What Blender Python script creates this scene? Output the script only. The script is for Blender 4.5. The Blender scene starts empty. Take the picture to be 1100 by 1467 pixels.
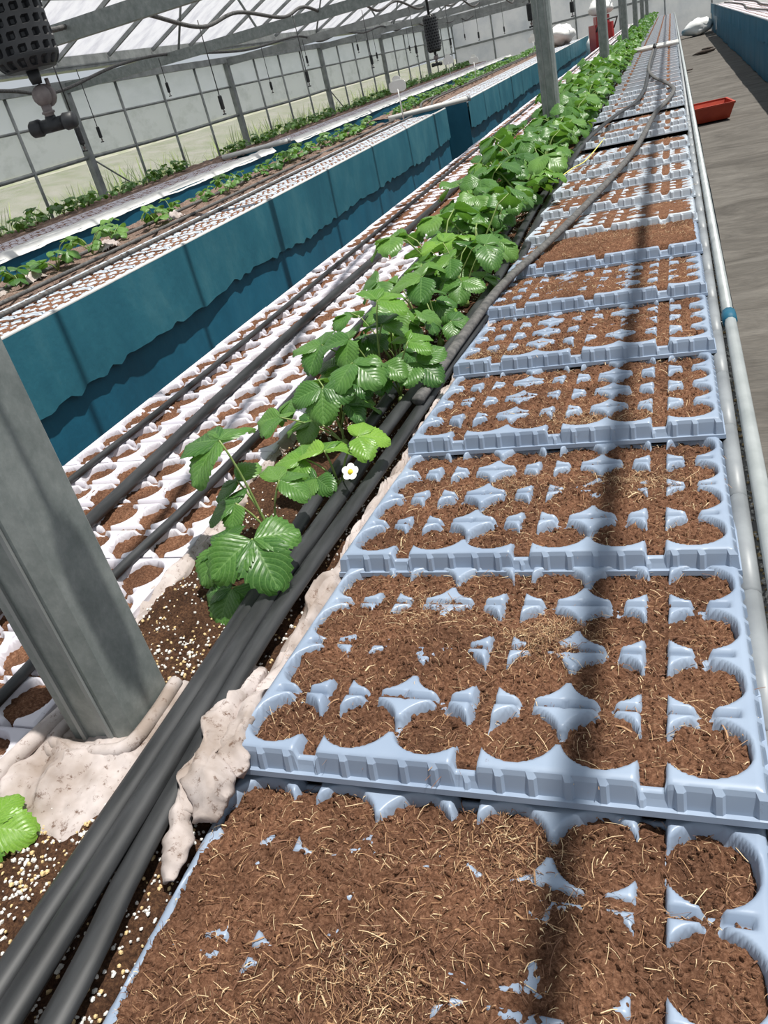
import bpy, math, random
import numpy as np
from mathutils import Vector, Matrix

S = bpy.context.scene
C = S.collection
PI = math.pi

# ------------------------------------------------------------------ camera
CAM_H = 0.60
R = [[0.9312, -0.0320, -0.3632], [0.2921, -0.5306, 0.7957], [-0.2182, -0.8470, -0.4847]]
cd = bpy.data.cameras.new('camera'); cam = bpy.data.objects.new('camera', cd); C.objects.link(cam)
M4 = Matrix(((R[0][0], -R[0][1], -R[0][2], 0), (R[1][0], -R[1][1], -R[1][2], 0), (R[2][0], -R[2][1], -R[2][2], CAM_H), (0, 0, 0, 1)))
q = M4.to_quaternion(); cam.rotation_mode = 'QUATERNION'; cam.rotation_quaternion = q.normalized(); cam.location = (0, 0, CAM_H)
cd.sensor_fit = 'VERTICAL'; cd.sensor_height = 24.0; cd.lens = 24.0 * 1119.5 / 1467.0
cd.clip_start = 0.02; cd.clip_end = 300
S.camera = cam

# ------------------------------------------------------------------ world, sun, exposure
w = bpy.data.worlds.new('sky'); S.world = w; w.use_nodes = True
bg = w.node_tree.nodes['Background']; bg.inputs[0].default_value = (0.86, 0.93, 1.0, 1); bg.inputs[1].default_value = 0.62
sd = bpy.data.lights.new('sun', 'SUN'); sd.energy = 6.0; sd.angle = math.radians(1.0); sd.color = (1.0, 0.965, 0.90)
sun = bpy.data.objects.new('sun', sd); C.objects.link(sun)
SUN = Vector((0.31, 0.03, 1.0)).normalized()
sun.rotation_mode = 'QUATERNION'; sun.rotation_quaternion = SUN.to_track_quat('Z', 'Y'); sun.location = (3, -3, 9)
S.view_settings.view_transform = 'Standard'; S.view_settings.look = 'None'
S.view_settings.gamma = 1.0; S.view_settings.use_curve_mapping = False
S.view_settings.exposure = -0.10

# ------------------------------------------------------------------ helpers
rng = np.random.default_rng(7)
rnd = random.Random(11)

def _hash(xi, yi, s):
    h = (xi.astype(np.int64) * 374761393 + yi.astype(np.int64) * 668265263 + s * 144269504) & 0xffffffff
    h = ((h ^ (h >> 13)) * 1274126177) & 0xffffffff
    return ((h ^ (h >> 16)) & 0xffffff) / float(0xffffff)
def vn(x, y, s=0):
    x = np.asarray(x, float); y = np.asarray(y, float)
    xi = np.floor(x); yi = np.floor(y); fx = x - xi; fy = y - yi
    fx = fx * fx * (3 - 2 * fx); fy = fy * fy * (3 - 2 * fy)
    a = _hash(xi, yi, s); b = _hash(xi + 1, yi, s); c = _hash(xi, yi + 1, s); d = _hash(xi + 1, yi + 1, s)
    return (a * (1 - fx) + b * fx) * (1 - fy) + (c * (1 - fx) + d * fx) * fy - 0.5
def fbm(x, y, s=0, o=3):
    v = 0; a = 1.0
    for k in range(o):
        v = v + a * vn(x * 2 ** k, y * 2 ** k, s + k * 17); a *= 0.5
    return v
def sstep(e0, e1, x):
    t = np.clip((x - e0) / (e1 - e0), 0, 1); return t * t * (3 - 2 * t)

def mesh(name, verts, faces, mats=(), smooth=True, midx=None):
    m = bpy.data.meshes.new(name)
    m.from_pydata(np.asarray(verts, float).tolist() if not isinstance(verts, list) else verts, [], faces if isinstance(faces, list) else faces.tolist())
    for t in (mats if isinstance(mats, (list, tuple)) else [mats]): m.materials.append(t)
    if smooth: m.polygons.foreach_set('use_smooth', [True] * len(m.polygons))
    if midx is not None: m.polygons.foreach_set('material_index', list(midx))
    m.update(); return m
def obj(name, m, parent=None, loc=(0, 0, 0), rot=(0, 0, 0), sc=None):
    o = bpy.data.objects.new(name, m); C.objects.link(o); o.location = loc; o.rotation_euler = rot
    if sc is not None: o.scale = sc if hasattr(sc, '__len__') else (sc, sc, sc)
    if parent: o.parent = parent
    return o
def tag(o, label=None, cat=None, group=None, kind=None):
    if label: o['label'] = label
    if cat: o['category'] = cat
    if group: o['group'] = group
    if kind: o['kind'] = kind
    return o
def thing(name, label, cat, loc=(0, 0, 0), group=None, rot=(0, 0, 0)):
    return tag(obj(name, None, None, loc, rot), label, cat, group)

class MB:
    def __init__(s): s.v = []; s.f = []; s.m = []
    def add(s, v, f, mi=0):
        n = len(s.v); s.v += [tuple(p) for p in v]; s.f += [tuple(i + n for i in q) for q in f]; s.m += [mi] * len(f); return s
    def box(s, c, d, mi=0, rz=0.0, ry=0.0, b=0.0):
        hx, hy, hz = d[0] / 2, d[1] / 2, d[2] / 2
        if b <= 0:
            P = [(-hx, -hy, -hz), (hx, -hy, -hz), (hx, hy, -hz), (-hx, hy, -hz), (-hx, -hy, hz), (hx, -hy, hz), (hx, hy, hz), (-hx, hy, hz)]
            F = [(0, 3, 2, 1), (4, 5, 6, 7), (0, 1, 5, 4), (1, 2, 6, 5), (2, 3, 7, 6), (3, 0, 4, 7)]
        else:                       # chamfered vertical edges, for posts and bodies
            P = []; F = []
            for z in (-hz, hz):
                P += [(-hx + b, -hy, z), (hx - b, -hy, z), (hx, -hy + b, z), (hx, hy - b, z), (hx - b, hy, z), (-hx + b, hy, z), (-hx, hy - b, z), (-hx, -hy + b, z)]
            F = [tuple(range(7, -1, -1)), tuple(range(8, 16))] + [(i, (i + 1) % 8, (i + 1) % 8 + 8, i + 8) for i in range(8)]
        mt = Matrix.Rotation(rz, 3, 'Z') @ Matrix.Rotation(ry, 3, 'Y')
        return s.add([tuple(mt @ Vector(p) + Vector(c)) for p in P], F, mi)
    def tube(s, pts, rw, rh=None, n=8, mi=0, cap=True):
        pts = [Vector(p) for p in pts]; rs = rw if hasattr(rw, '__len__') else [rw] * len(pts)
        V = []; F = []
        for i, p in enumerate(pts):
            t = (pts[min(i + 1, len(pts) - 1)] - pts[max(i - 1, 0)]).normalized()
            up = Vector((0, 0, 1)) if abs(t.z) < 0.95 else Vector((0, 1, 0))
            a = t.cross(up).normalized(); b = a.cross(t).normalized()
            h = rs[i] if rh is None else rh * rs[i] / rs[0]
            for k in range(n):
                an = 2 * PI * k / n
                V.append(p + a * math.cos(an) * rs[i] + b * math.sin(an) * h)
        for i in range(len(pts) - 1):
            for k in range(n):
                F.append((i * n + k, i * n + (k + 1) % n, (i + 1) * n + (k + 1) % n, (i + 1) * n + k))
        if cap:
            F.append(tuple(range(n - 1, -1, -1))); F.append(tuple(range((len(pts) - 1) * n, len(pts) * n)))
        return s.add(V, F, mi)
    def lathe(s, prof, c=(0, 0, 0), n=16, mi=0):
        V = []; F = []
        for r, z in prof:
            for k in range(n): V.append((c[0] + r * math.cos(2 * PI * k / n), c[1] + r * math.sin(2 * PI * k / n), c[2] + z))
        for i in range(len(prof) - 1):
            for k in range(n): F.append((i * n + k, i * n + (k + 1) % n, (i + 1) * n + (k + 1) % n, (i + 1) * n + k))
        F.append(tuple(range(n - 1, -1, -1))); F.append(tuple(range((len(prof) - 1) * n, len(prof) * n)))
        return s.add(V, F, mi)
    def build(s, name, mats, parent=None, smooth=False, loc=(0, 0, 0), rot=(0, 0, 0)):
        return obj(name, s.mesh(name, mats, smooth), parent, loc, rot)
    def mesh(s, name, mats, smooth=False):
        return mesh(name, s.v, s.f, mats, smooth, s.m)

def crom(pts, n=8):
    P = [Vector(p) for p in pts]; P = [P[0] * 2 - P[1]] + P + [P[-1] * 2 - P[-2]]; out = []
    for i in range(1, len(P) - 2):
        a, b, c, d = P[i - 1], P[i], P[i + 1], P[i + 2]
        for k in range(n):
            t = k / n
            out.append(0.5 * ((2 * b) + (c - a) * t + (2 * a - 5 * b + 4 * c - d) * t * t + (3 * b - a - 3 * c + d) * t ** 3))
    out.append(P[-2]); return out

def grid_faces(nx, ny, mask=None):
    i = np.arange(nx - 1)[None, :] + nx * np.arange(ny - 1)[:, None]
    F = np.stack([i, i + 1, i + nx + 1, i + nx], -1).reshape(-1, 4)
    if mask is not None:
        F = F[mask.reshape(-1)[F].all(1)]
    return F
def hf(name, X, Y, Z, mat, mask=None):
    ny, nx = X.shape
    return mesh(name, np.stack([X, Y, Z], -1).reshape(-1, 3), grid_faces(nx, ny, mask), mat, True)

# ------------------------------------------------------------------ materials
def newmat(name):
    m = bpy.data.materials.new(name); m.use_nodes = True
    nt = m.node_tree; b = nt.nodes['Principled BSDF']; return m, nt, b
def N(nt, t, **k):
    n = nt.nodes.new(t)
    for a, v in k.items(): setattr(n, a, v)
    return n
def ramp(nt, src, stops):
    r = N(nt, 'ShaderNodeValToRGB'); e = r.color_ramp.elements
    while len(e) < len(stops): e.new(0.5)
    for i, (p, c) in enumerate(stops): e[i].position = p; e[i].color = (*c, 1)
    nt.links.new(src, r.inputs[0]); return r.outputs[0]
def noise(nt, scale, detail=4, rough=0.6, co='Object', stretch=None, dist=0.0):
    tc = N(nt, 'ShaderNodeTexCoord'); o = tc.outputs[co]
    if stretch:
        mp = N(nt, 'ShaderNodeMapping'); mp.inputs['Scale'].default_value = stretch; nt.links.new(o, mp.inputs[0]); o = mp.outputs[0]
    n = N(nt, 'ShaderNodeTexNoise'); n.inputs['Scale'].default_value = scale; n.inputs['Detail'].default_value = detail
    n.inputs['Roughness'].default_value = rough; n.inputs['Distortion'].default_value = dist
    nt.links.new(o, n.inputs[0]); return n.outputs[0]
def mix(nt, fac, a, b):
    m = N(nt, 'ShaderNodeMix', data_type='RGBA')
    for s, v in ((m.inputs[0], fac), (m.inputs[6], a), (m.inputs[7], b)):
        if isinstance(v, (int, float)): s.default_value = v
        elif isinstance(v, tuple): s.default_value = (*v, 1)
        else: nt.links.new(v, s)
    return m.outputs[2]
def bump(nt, b, src, strength=0.4, dist=0.01):
    n = N(nt, 'ShaderNodeBump'); n.inputs['Strength'].default_value = strength; n.inputs['Distance'].default_value = dist
    nt.links.new(src, n.inputs['Height']); nt.links.new(n.outputs[0], b.inputs['Normal'])
def simple(name, c0, c1=None, scale=20, rough=0.5, metal=0.0, bmp=0.0, bdist=0.004, spec=0.5, stretch=None, lo=0.35, hi=0.65, bscale=None, co='Object'):
    m, nt, b = newmat(name)
    b.inputs['Roughness'].default_value = rough; b.inputs['Metallic'].default_value = metal; b.inputs['Specular IOR Level'].default_value = spec
    if c1:
        n = noise(nt, scale, stretch=stretch, co=co); nt.links.new(ramp(nt, n, [(lo, c0), (hi, c1)]), b.inputs['Base Color'])
        if bmp: bump(nt, b, noise(nt, bscale or scale, 6, 0.7, stretch=stretch, co=co), bmp, bdist)
    else: b.inputs['Base Color'].default_value = (*c0, 1)
    return m

def mat_soil(name, dark, mid, light, perl=False):
    m, nt, b = newmat(name)
    b.inputs['Roughness'].default_value = 0.95; b.inputs['Specular IOR Level'].default_value = 0.1
    n1 = noise(nt, 260, 6, 0.75); n2 = noise(nt, 14, 3)
    c = ramp(nt, n1, [(0.30, dark), (0.5, mid), (0.72, light)])
    c2 = ramp(nt, n2, [(0.35, (0.68, 0.66, 0.66)), (0.65, (1.12, 1.08, 1.05))])
    mm = N(nt, 'ShaderNodeMix', data_type='RGBA', blend_type='MULTIPLY'); mm.inputs[0].default_value = 1
    nt.links.new(c, mm.inputs[6]); nt.links.new(c2, mm.inputs[7]); nt.links.new(mm.outputs[2], b.inputs['Base Color'])
    bump(nt, b, n1, 0.9, 0.004); return m
SOIL = mat_soil('peat soil', (0.055, 0.026, 0.015), (0.175, 0.088, 0.053), (0.36, 0.205, 0.13))
BED = mat_soil('bed medium', (0.02, 0.012, 0.008), (0.075, 0.04, 0.025), (0.20, 0.11, 0.06))
FARSOIL = mat_soil('dry bed', (0.07, 0.045, 0.035), (0.17, 0.11, 0.085), (0.62, 0.57, 0.52))
def mat_tray(name, c0, c1, dirt, dlo, rough, dscale=22):
    m, nt, b = newmat(name); b.inputs['Roughness'].default_value = rough
    base = ramp(nt, noise(nt, 7, 3), [(0.35, c0), (0.65, c1)])
    d = ramp(nt, noise(nt, dscale, 9, 0.78), [(dlo, (0, 0, 0)), (dlo + 0.07, (1, 1, 1))])
    nt.links.new(mix(nt, d, base, dirt), b.inputs['Base Color'])
    return m
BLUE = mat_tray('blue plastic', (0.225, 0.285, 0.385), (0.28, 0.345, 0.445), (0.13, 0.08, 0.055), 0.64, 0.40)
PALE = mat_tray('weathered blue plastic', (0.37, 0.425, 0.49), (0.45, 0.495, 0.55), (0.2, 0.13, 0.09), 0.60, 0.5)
FOAM = mat_tray('white foam', (0.54, 0.52, 0.58), (0.62, 0.60, 0.65), (0.06, 0.045, 0.04), 0.63, 0.7, 60)
STRAW = [simple('straw pale', (0.62, 0.47, 0.28), rough=0.7), simple('straw tan', (0.36, 0.21, 0.11), rough=0.8), simple('fibre brown', (0.17, 0.085, 0.05), rough=0.9)]
PERL = simple('perlite', (0.68, 0.66, 0.62), rough=0.8)
VERM = simple('vermiculite', (0.60, 0.44, 0.22), rough=0.6)
HOSE = simple('black hose', (0.009, 0.010, 0.011), (0.036, 0.038, 0.041), 45, 0.5, bmp=0.15, bdist=0.001, stretch=(1, 0.15, 1))
DUSTY = simple('dusty hose', (0.05, 0.05, 0.05), (0.13, 0.125, 0.12), 60, 0.7)
def mat_galv(name):
    m, nt, b = newmat(name)
    n = noise(nt, 22, 8, 0.75, stretch=(1, 1, 0.75)); n2 = noise(nt, 90, 3)
    c = ramp(nt, n, [(0.3, (0.14, 0.165, 0.16)), (0.52, (0.225, 0.25, 0.242)), (0.75, (0.33, 0.355, 0.345))])
    nt.links.new(c, b.inputs['Base Color']); b.inputs['Metallic'].default_value = 0.35; b.inputs['Roughness'].default_value = 0.48
    bump(nt, b, n2, 0.06, 0.002); return m
GALV = mat_galv('galvanised steel')
GALVD = simple('dull steel frame', (0.20, 0.215, 0.21), (0.33, 0.345, 0.34), 6, 0.55, 0.3)
PVCG = simple('grey pvc', (0.20, 0.215, 0.23), (0.27, 0.29, 0.305), 12, 0.45)
RAIL = simple('pale rail', (0.33, 0.36, 0.36), (0.46, 0.49, 0.49), 10, 0.4, 0.1)
PVCW = simple('white pvc', (0.58, 0.58, 0.56), (0.66, 0.66, 0.64), 9, 0.45)
def mat_cloth(name):
    m, nt, b = newmat(name); b.inputs['Roughness'].default_value = 0.95; b.inputs['Specular IOR Level'].default_value = 0.1
    base = ramp(nt, noise(nt, 11, 4), [(0.35, (0.27, 0.22, 0.19)), (0.62, (0.50, 0.445, 0.43))])
    d = ramp(nt, noise(nt, 75, 7, 0.8), [(0.55, (0, 0, 0)), (0.66, (1, 1, 1))])
    nt.links.new(mix(nt, d, base, (0.12, 0.075, 0.055)), b.inputs['Base Color']); bump(nt, b, noise(nt, 300, 2), 0.2, 0.001); return m
CLOTH = mat_cloth('dirty white fleece')
def mat_teal(name, c0, c1, c2):
    m, nt, b = newmat(name); b.inputs['Roughness'].default_value = 0.55; b.inputs['Specular IOR Level'].default_value = 0.3
    c = ramp(nt, noise(nt, 3.0, 5, 0.65, stretch=(1, 1.0, 0.5)), [(0.25, c0), (0.5, c1), (0.8, c2)])
    nt.links.new(c, b.inputs['Base Color']); bump(nt, b, noise(nt, 12, 4, 0.6), 0.25, 0.012); return m
TEAL = mat_teal('teal tarpaulin', (0.009, 0.080, 0.135), (0.013, 0.108, 0.178), (0.024, 0.140, 0.215))
TEALF = mat_teal('sunlit teal tarpaulin', (0.016, 0.098, 0.145), (0.026, 0.135, 0.185), (0.07, 0.20, 0.24))  # sunlight painted into the lighter flap tone; grey mottling is the cloth's own
def mat_leaf(name, c0, c1, vein, trans):
    m, nt, b = newmat(name); L = nt.links
    uv = N(nt, 'ShaderNodeUVMap'); sx = N(nt, 'ShaderNodeSeparateXYZ'); L.new(uv.outputs[0], sx.inputs[0])
    ab = N(nt, 'ShaderNodeMath', operation='ABSOLUTE'); L.new(sx.outputs[0], ab.inputs[0])
    # side veins: repeating bands that slant away from the midrib
    a1 = N(nt, 'ShaderNodeMath', operation='MULTIPLY_ADD'); L.new(ab.outputs[0], a1.inputs[0]); a1.inputs[1].default_value = -0.42; L.new(sx.outputs[1], a1.inputs[2])
    a2 = N(nt, 'ShaderNodeMath', operation='MULTIPLY'); L.new(a1.outputs[0], a2.inputs[0]); a2.inputs[1].default_value = 8.0
    a3 = N(nt, 'ShaderNodeMath', operation='PINGPONG'); L.new(a2.outputs[0], a3.inputs[0]); a3.inputs[1].default_value = 0.5
    v1 = N(nt, 'ShaderNodeMath', operation='LESS_THAN'); L.new(a3.outputs[0], v1.inputs[0]); v1.inputs[1].default_value = 0.07
    v2 = N(nt, 'ShaderNodeMath', operation='LESS_THAN'); L.new(ab.outputs[0], v2.inputs[0]); v2.inputs[1].default_value = 0.035
    mx = N(nt, 'ShaderNodeMath', operation='MAXIMUM'); L.new(v1.outputs[0], mx.inputs[0]); L.new(v2.outputs[0], mx.inputs[1])
    ml = N(nt, 'ShaderNodeMath', operation='MULTIPLY'); L.new(mx.outputs[0], ml.inputs[0]); ml.inputs[1].default_value = 0.45
    oi = N(nt, 'ShaderNodeObjectInfo')
    base = ramp(nt, noise(nt, 25, 3), [(0.3, c0), (0.7, c1)])
    hs = N(nt, 'ShaderNodeHueSaturation'); L.new(base, hs.inputs['Color'])
    mr = N(nt, 'ShaderNodeMapRange'); L.new(oi.outputs['Random'], mr.inputs[0]); mr.inputs[3].default_value = 0.70; mr.inputs[4].default_value = 1.65; L.new(mr.outputs[0], hs.inputs['Value'])
    mr2 = N(nt, 'ShaderNodeMapRange'); L.new(oi.outputs['Random'], mr2.inputs[0]); mr2.inputs[3].default_value = 0.515; mr2.inputs[4].default_value = 0.478; L.new(mr2.outputs[0], hs.inputs['Hue'])
    col = mix(nt, ml.outputs[0], hs.outputs[0], vein)
    L.new(col, b.inputs['Base Color']); b.inputs['Roughness'].default_value = 0.36; b.inputs['Specular IOR Level'].default_value = 0.45
    tr = N(nt, 'ShaderNodeBsdfTranslucent'); tc = mix(nt, 0.5, hs.outputs[0], trans); L.new(tc, tr.inputs[0])
    ms = N(nt, 'ShaderNodeMixShader'); ms.inputs[0].default_value = 0.26
    L.new(b.outputs[0], ms.inputs[1]); L.new(tr.outputs[0], ms.inputs[2]); L.new(ms.outputs[0], nt.nodes['Material Output'].inputs[0])
    bump(nt, b, a3.outputs[0], 0.35, 0.0025); return m
LEAF = mat_leaf('strawberry leaf', (0.038, 0.118, 0.022), (0.082, 0.192, 0.038), (0.20, 0.36, 0.11), (0.24, 0.55, 0.04))
LEAFY = mat_leaf('young strawberry leaf', (0.075, 0.20, 0.022), (0.125, 0.275, 0.035), (0.26, 0.4, 0.12), (0.32, 0.55, 0.05))
STEM = simple('stalk', (0.16, 0.25, 0.06), (0.26, 0.33, 0.11), 30, 0.5)
PETAL = simple('petal', (0.88, 0.88, 0.86), rough=0.6); YOLK = simple('flower centre', (0.75, 0.58, 0.03), rough=0.7)
RUBBER = simple('black rubber', (0.010, 0.011, 0.013), (0.028, 0.029, 0.032), 40, 0.5)
BROWNP = simple('grey brown plastic', (0.16, 0.13, 0.125), (0.24, 0.2, 0.19), 60, 0.55)
RED = simple('red brown plastic', (0.36, 0.035, 0.014), (0.44, 0.055, 0.022), 8, 0.45)
CRIM = simple('red paint', (0.30, 0.012, 0.016), (0.36, 0.02, 0.022), 8, 0.4)
WHITEP = simple('white plastic', (0.82, 0.82, 0.80), (0.88, 0.88, 0.86), 10, 0.5)
YELLOW = simple('yellow twine', (0.72, 0.66, 0.18), rough=0.8)
BOARD = simple('bench board', (0.22, 0.22, 0.22), (0.32, 0.31, 0.30), 8, 0.8)
DARKST = simple('dark clod', (0.03, 0.022, 0.018), (0.07, 0.05, 0.04), 30, 0.95)
def mat_film(name, clear, tint, dirt, dscale, stretch, lo=0.45, hi=0.7):
    m, nt, b = newmat(name); L = nt.links; nt.nodes.remove(b)
    c = ramp(nt, noise(nt, dscale, 5, 0.65, stretch=stretch), [(lo, tint), (hi, dirt)])
    tl = N(nt, 'ShaderNodeBsdfTranslucent'); df = N(nt, 'ShaderNodeBsdfDiffuse'); tp = N(nt, 'ShaderNodeBsdfTransparent')
    L.new(c, tl.inputs[0]); L.new(c, df.inputs[0])
    m1 = N(nt, 'ShaderNodeMixShader'); m1.inputs[0].default_value = 0.35; L.new(tl.outputs[0], m1.inputs[1]); L.new(df.outputs[0], m1.inputs[2])
    m2 = N(nt, 'ShaderNodeMixShader'); m2.inputs[0].default_value = clear; L.new(m1.outputs[0], m2.inputs[1]); L.new(tp.outputs[0], m2.inputs[2])
    L.new(m2.outputs[0], nt.nodes['Material Output'].inputs[0]); return m
ROOFM = mat_film('roof film', 0.30, (0.90, 0.90, 0.93), (0.66, 0.66, 0.72), 2.2, (1.0, 2.2, 1.0))
WALLU = mat_film('wall film', 0.40, (0.88, 0.90, 0.93), (0.74, 0.77, 0.79), 1.5, (1, 0.6, 1.5))
WALLC = mat_film('dirty roll-up film', 0.24, (0.76, 0.77, 0.75), (0.50, 0.52, 0.47), 2.2, (1, 0.8, 1.5), 0.5, 0.75)
WALLL = mat_film('clear low film', 0.74, (0.74, 0.75, 0.76), (0.55, 0.56, 0.52), 2.0, (1, 0.8, 1.6))
def mat_floor():
    m, nt, b = newmat('woven ground cloth'); b.inputs['Roughness'].default_value = 0.85; b.inputs['Specular IOR Level'].default_value = 0.25
    n1 = noise(nt, 2.2, 6, 0.7, stretch=(0.8, 1.7, 1), dist=1.2); n2 = noise(nt, 40, 4, 0.7, stretch=(0.3, 3, 1))
    c = ramp(nt, n1, [(0.28, (0.07, 0.063, 0.056)), (0.5, (0.118, 0.108, 0.097)), (0.76, (0.185, 0.172, 0.156))])
    c2 = ramp(nt, n2, [(0.35, (0.8, 0.8, 0.8)), (0.65, (1.15, 1.13, 1.1))])
    mm = N(nt, 'ShaderNodeMix', data_type='RGBA', blend_type='MULTIPLY'); mm.inputs[0].default_value = 1
    nt.links.new(c, mm.inputs[6]); nt.links.new(c2, mm.inputs[7]); nt.links.new(mm.outputs[2], b.inputs['Base Color'])
    bump(nt, b, noise(nt, 5, 6, 0.6, stretch=(0.4, 2.6, 1), dist=0.5), 0.6, 0.03); return m
FLOOR = mat_floor()
OUT = simple('dry meadow', (0.24, 0.265, 0.16), (0.38, 0.36, 0.31), 1.6, 0.95)
GRASS = simple('weed blades', (0.32, 0.46, 0.08), (0.56, 0.60, 0.20), 3, 0.8)
END = mat_film('end wall film', 0.15, (0.9, 0.9, 0.92), (0.72, 0.74, 0.78), 1.2, (1, 1, 1))

# ------------------------------------------------------------------ setting
Z0 = -0.72                       # floor level; z = 0 is the tray tops on the bench
YEND = 31.5; XW = -7.2; BAY = 4.5; Y_POST = 0.54
nx, ny = 50, 420
gx, gy = np.meshgrid(np.linspace(-7.4, 6.0, nx * 2), np.linspace(-2.0, YEND + 0.5, ny))
gz = Z0 + 0.012 * fbm(gx * 0.8, gy * 4.0, 5, 3) - 0.01
fl = obj('floor', hf('floor', gx, gy, gz, FLOOR)); tag(fl, kind='structure')
og = MB().box((-27.4, 18, Z0 - 0.06), (40, 60, 0.06)).build('ground_outside', OUT); tag(og, kind='structure')
og = MB().box((0, 50.0, Z0 - 0.06), (60, 36, 0.06)).build('ground_beyond', OUT); tag(og, kind='structure')

hx, hy = np.meshgrid(np.linspace(-24, -9.5, 30), np.linspace(-12, 60, 120))
tag(obj('added_bank', hf('added_bank', hx, hy, Z0 - 0.05 + (0.80 + 0.25 * fbm(hx * .3, hy * .3, 3)) * sstep(-9.6, -16, hx), OUT)), kind='structure')  # bank added to cover the bright sky gap behind the low film
# side wall
wl = tag(obj('wall_left', None, None, (XW, 0, Z0)), kind='structure')
def wz(z): return z - Z0
for k in range(0, 7):
    y = Y_POST + BAY * k
    MB().box((0, y, wz(1.28) / 2), (0.10, 0.10, wz(1.28)), b=0.012).build('wall_post', GALVD, wl)
    y1 = y + BAY
    if y1 > YEND: y1 = YEND
    MB().box((-0.03, (y + y1) / 2, wz(1.07)), (0.006, y1 - y - 0.1, 0.42)).build('film_sheet', WALLU, wl)
    X, Y = np.meshgrid(np.linspace(y + 0.05, y1 - 0.05, 40), np.linspace(0.41, 0.87, 7))
    obj('roll_up_sheet', hf('roll', -0.045 + 0.02 * fbm(X * 1.5, Y * 3, k), X, Y - Z0, WALLC), wl)
    MB().box((-0.05, (y + y1) / 2, wz(-0.18)), (0.004, y1 - y - 0.1, 1.06)).build('clear_sheet', WALLL, wl)
    MB().tube([(-0.01, y + .05, wz(0.86)), (-0.01, y1 - .05, wz(0.86))], 0.016).build('rail', GALVD, wl, True)
    MB().tube(crom([(-0.01, y + .05, wz(0.41)), (-0.01, (y + y1) / 2, wz(0.395)), (-0.01, y1 - .05, wz(0.41))], 5), 0.024).build('roller_bar', GALVD, wl, True)
    for j in (1, 2, 3):
        yb = y + BAY * j / 4
        if yb < YEND: MB().tube([(0.0, yb, 0.0), (0.0, yb, wz(1.25))], 0.02).build('upright_bar', GALVD, wl, True)
    if k in (2, 4): MB().tube([(0.03, y + 0.06, wz(0.35)), (0.03, y + 1.5, 0.15)], 0.012).build('brace', GALVD, wl, True)
g = MB()
for (dx, z, sx, sz) in ((0.02, 1.26, 0.09, 0.09), (-0.10, 1.44, 0.24, 0.05), (-0.20, 1.51, 0.02, 0.12), (0.02, 1.51, 0.02, 0.12)):
    g.box((dx, 16.0, wz(z)), (sx, 31.0, sz))
g.build('gutter', GALVD, wl)

# roof: left slope glazed, right slope left unglazed to let the sun in (bars only)
RX, RZ = -3.92, 2.95; GX, GZ = XW + 0.05, 1.56; EX = -0.66
ce = tag(obj('ceiling', None), kind='structure')
sl = math.atan2(RZ - GZ, RX - GX); ln = math.hypot(RZ - GZ, RX - GX)
pan = MB().box((0, 0, 0), (ln / 3 - 0.03, 1.125 - 0.03, 0.008)).mesh('roof_panel', ROOFM)
barm = MB().box((0, 0, 0), (ln, 0.035, 0.045)).mesh('glazing_bar', GALVD)
nb = int((YEND - Y_POST) / 1.125) + 1
for i in range(-1, nb):
    y = Y_POST + 1.125 * i
    obj('glazing_bar', barm, ce, ((GX + RX) / 2, y, (GZ + RZ) / 2 - 0.03), (0, -sl, 0))
    obj('glazing_bar', barm, ce, ((EX + RX) / 2, y, (GZ + RZ) / 2 - 0.03), (0, sl, 0))
    for j in range(3):
        t = (j + 0.5) / 3
        obj('roof_panel', pan, ce, (GX + (RX - GX) * t, y + 0.5625, GZ + (RZ - GZ) * t), (0, -sl, 0))
for t in (0.34, 0.67, 1.0):
    MB().tube([(GX + (RX - GX) * t, -0.6, GZ + (RZ - GZ) * t - 0.08), (GX + (RX - GX) * t, YEND, GZ + (RZ - GZ) * t - 0.08)], 0.02).build('purlin', GALVD, ce, True)
for k in range(0, 7):
    y = Y_POST + BAY * k
    MB().box(((XW - 0.65) / 2, y, 1.225), (-XW - 0.65, 0.07, 0.11)).build('truss_chord', GALV if k < 3 else GALVD, ce)
    for j in (1,):
        xa = XW + (j + 0.6) * 1.1; za = 1.28; xb = xa + 0.55
        zt = GZ + (RZ - GZ) * min(1, (xb - GX) / (RX - GX)) - 0.1
        MB().tube([(xa, y, za), (xb, y, zt)], 0.014).build('truss_web', GALVD, ce, True)
        MB().tube([(xb, y, zt), (xb + 0.5, y, za)], 0.014).build('truss_web', GALVD, ce, True)

# end wall
we = tag(obj('wall_end', None, None, (0, YEND, Z0)), kind='structure')
for i in range(10):
    xa = XW + i * 1.4
    MB().box((xa + 0.7, 0, 1.6), (1.34, 0.01, 3.2)).build('film_sheet', END, we)
    MB().box((xa, -0.03, 1.6), (0.05, 0.05, 3.2)).build('upright_bar', GALVD, we)
MB().box((-0.2, -0.05, 1.25), (14, 0.05, 0.06)).build('rail', GALVD, we)
MB().box((-0.2, -0.05, 2.1), (14, 0.05, 0.06)).build('rail', GALVD, we)

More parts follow.
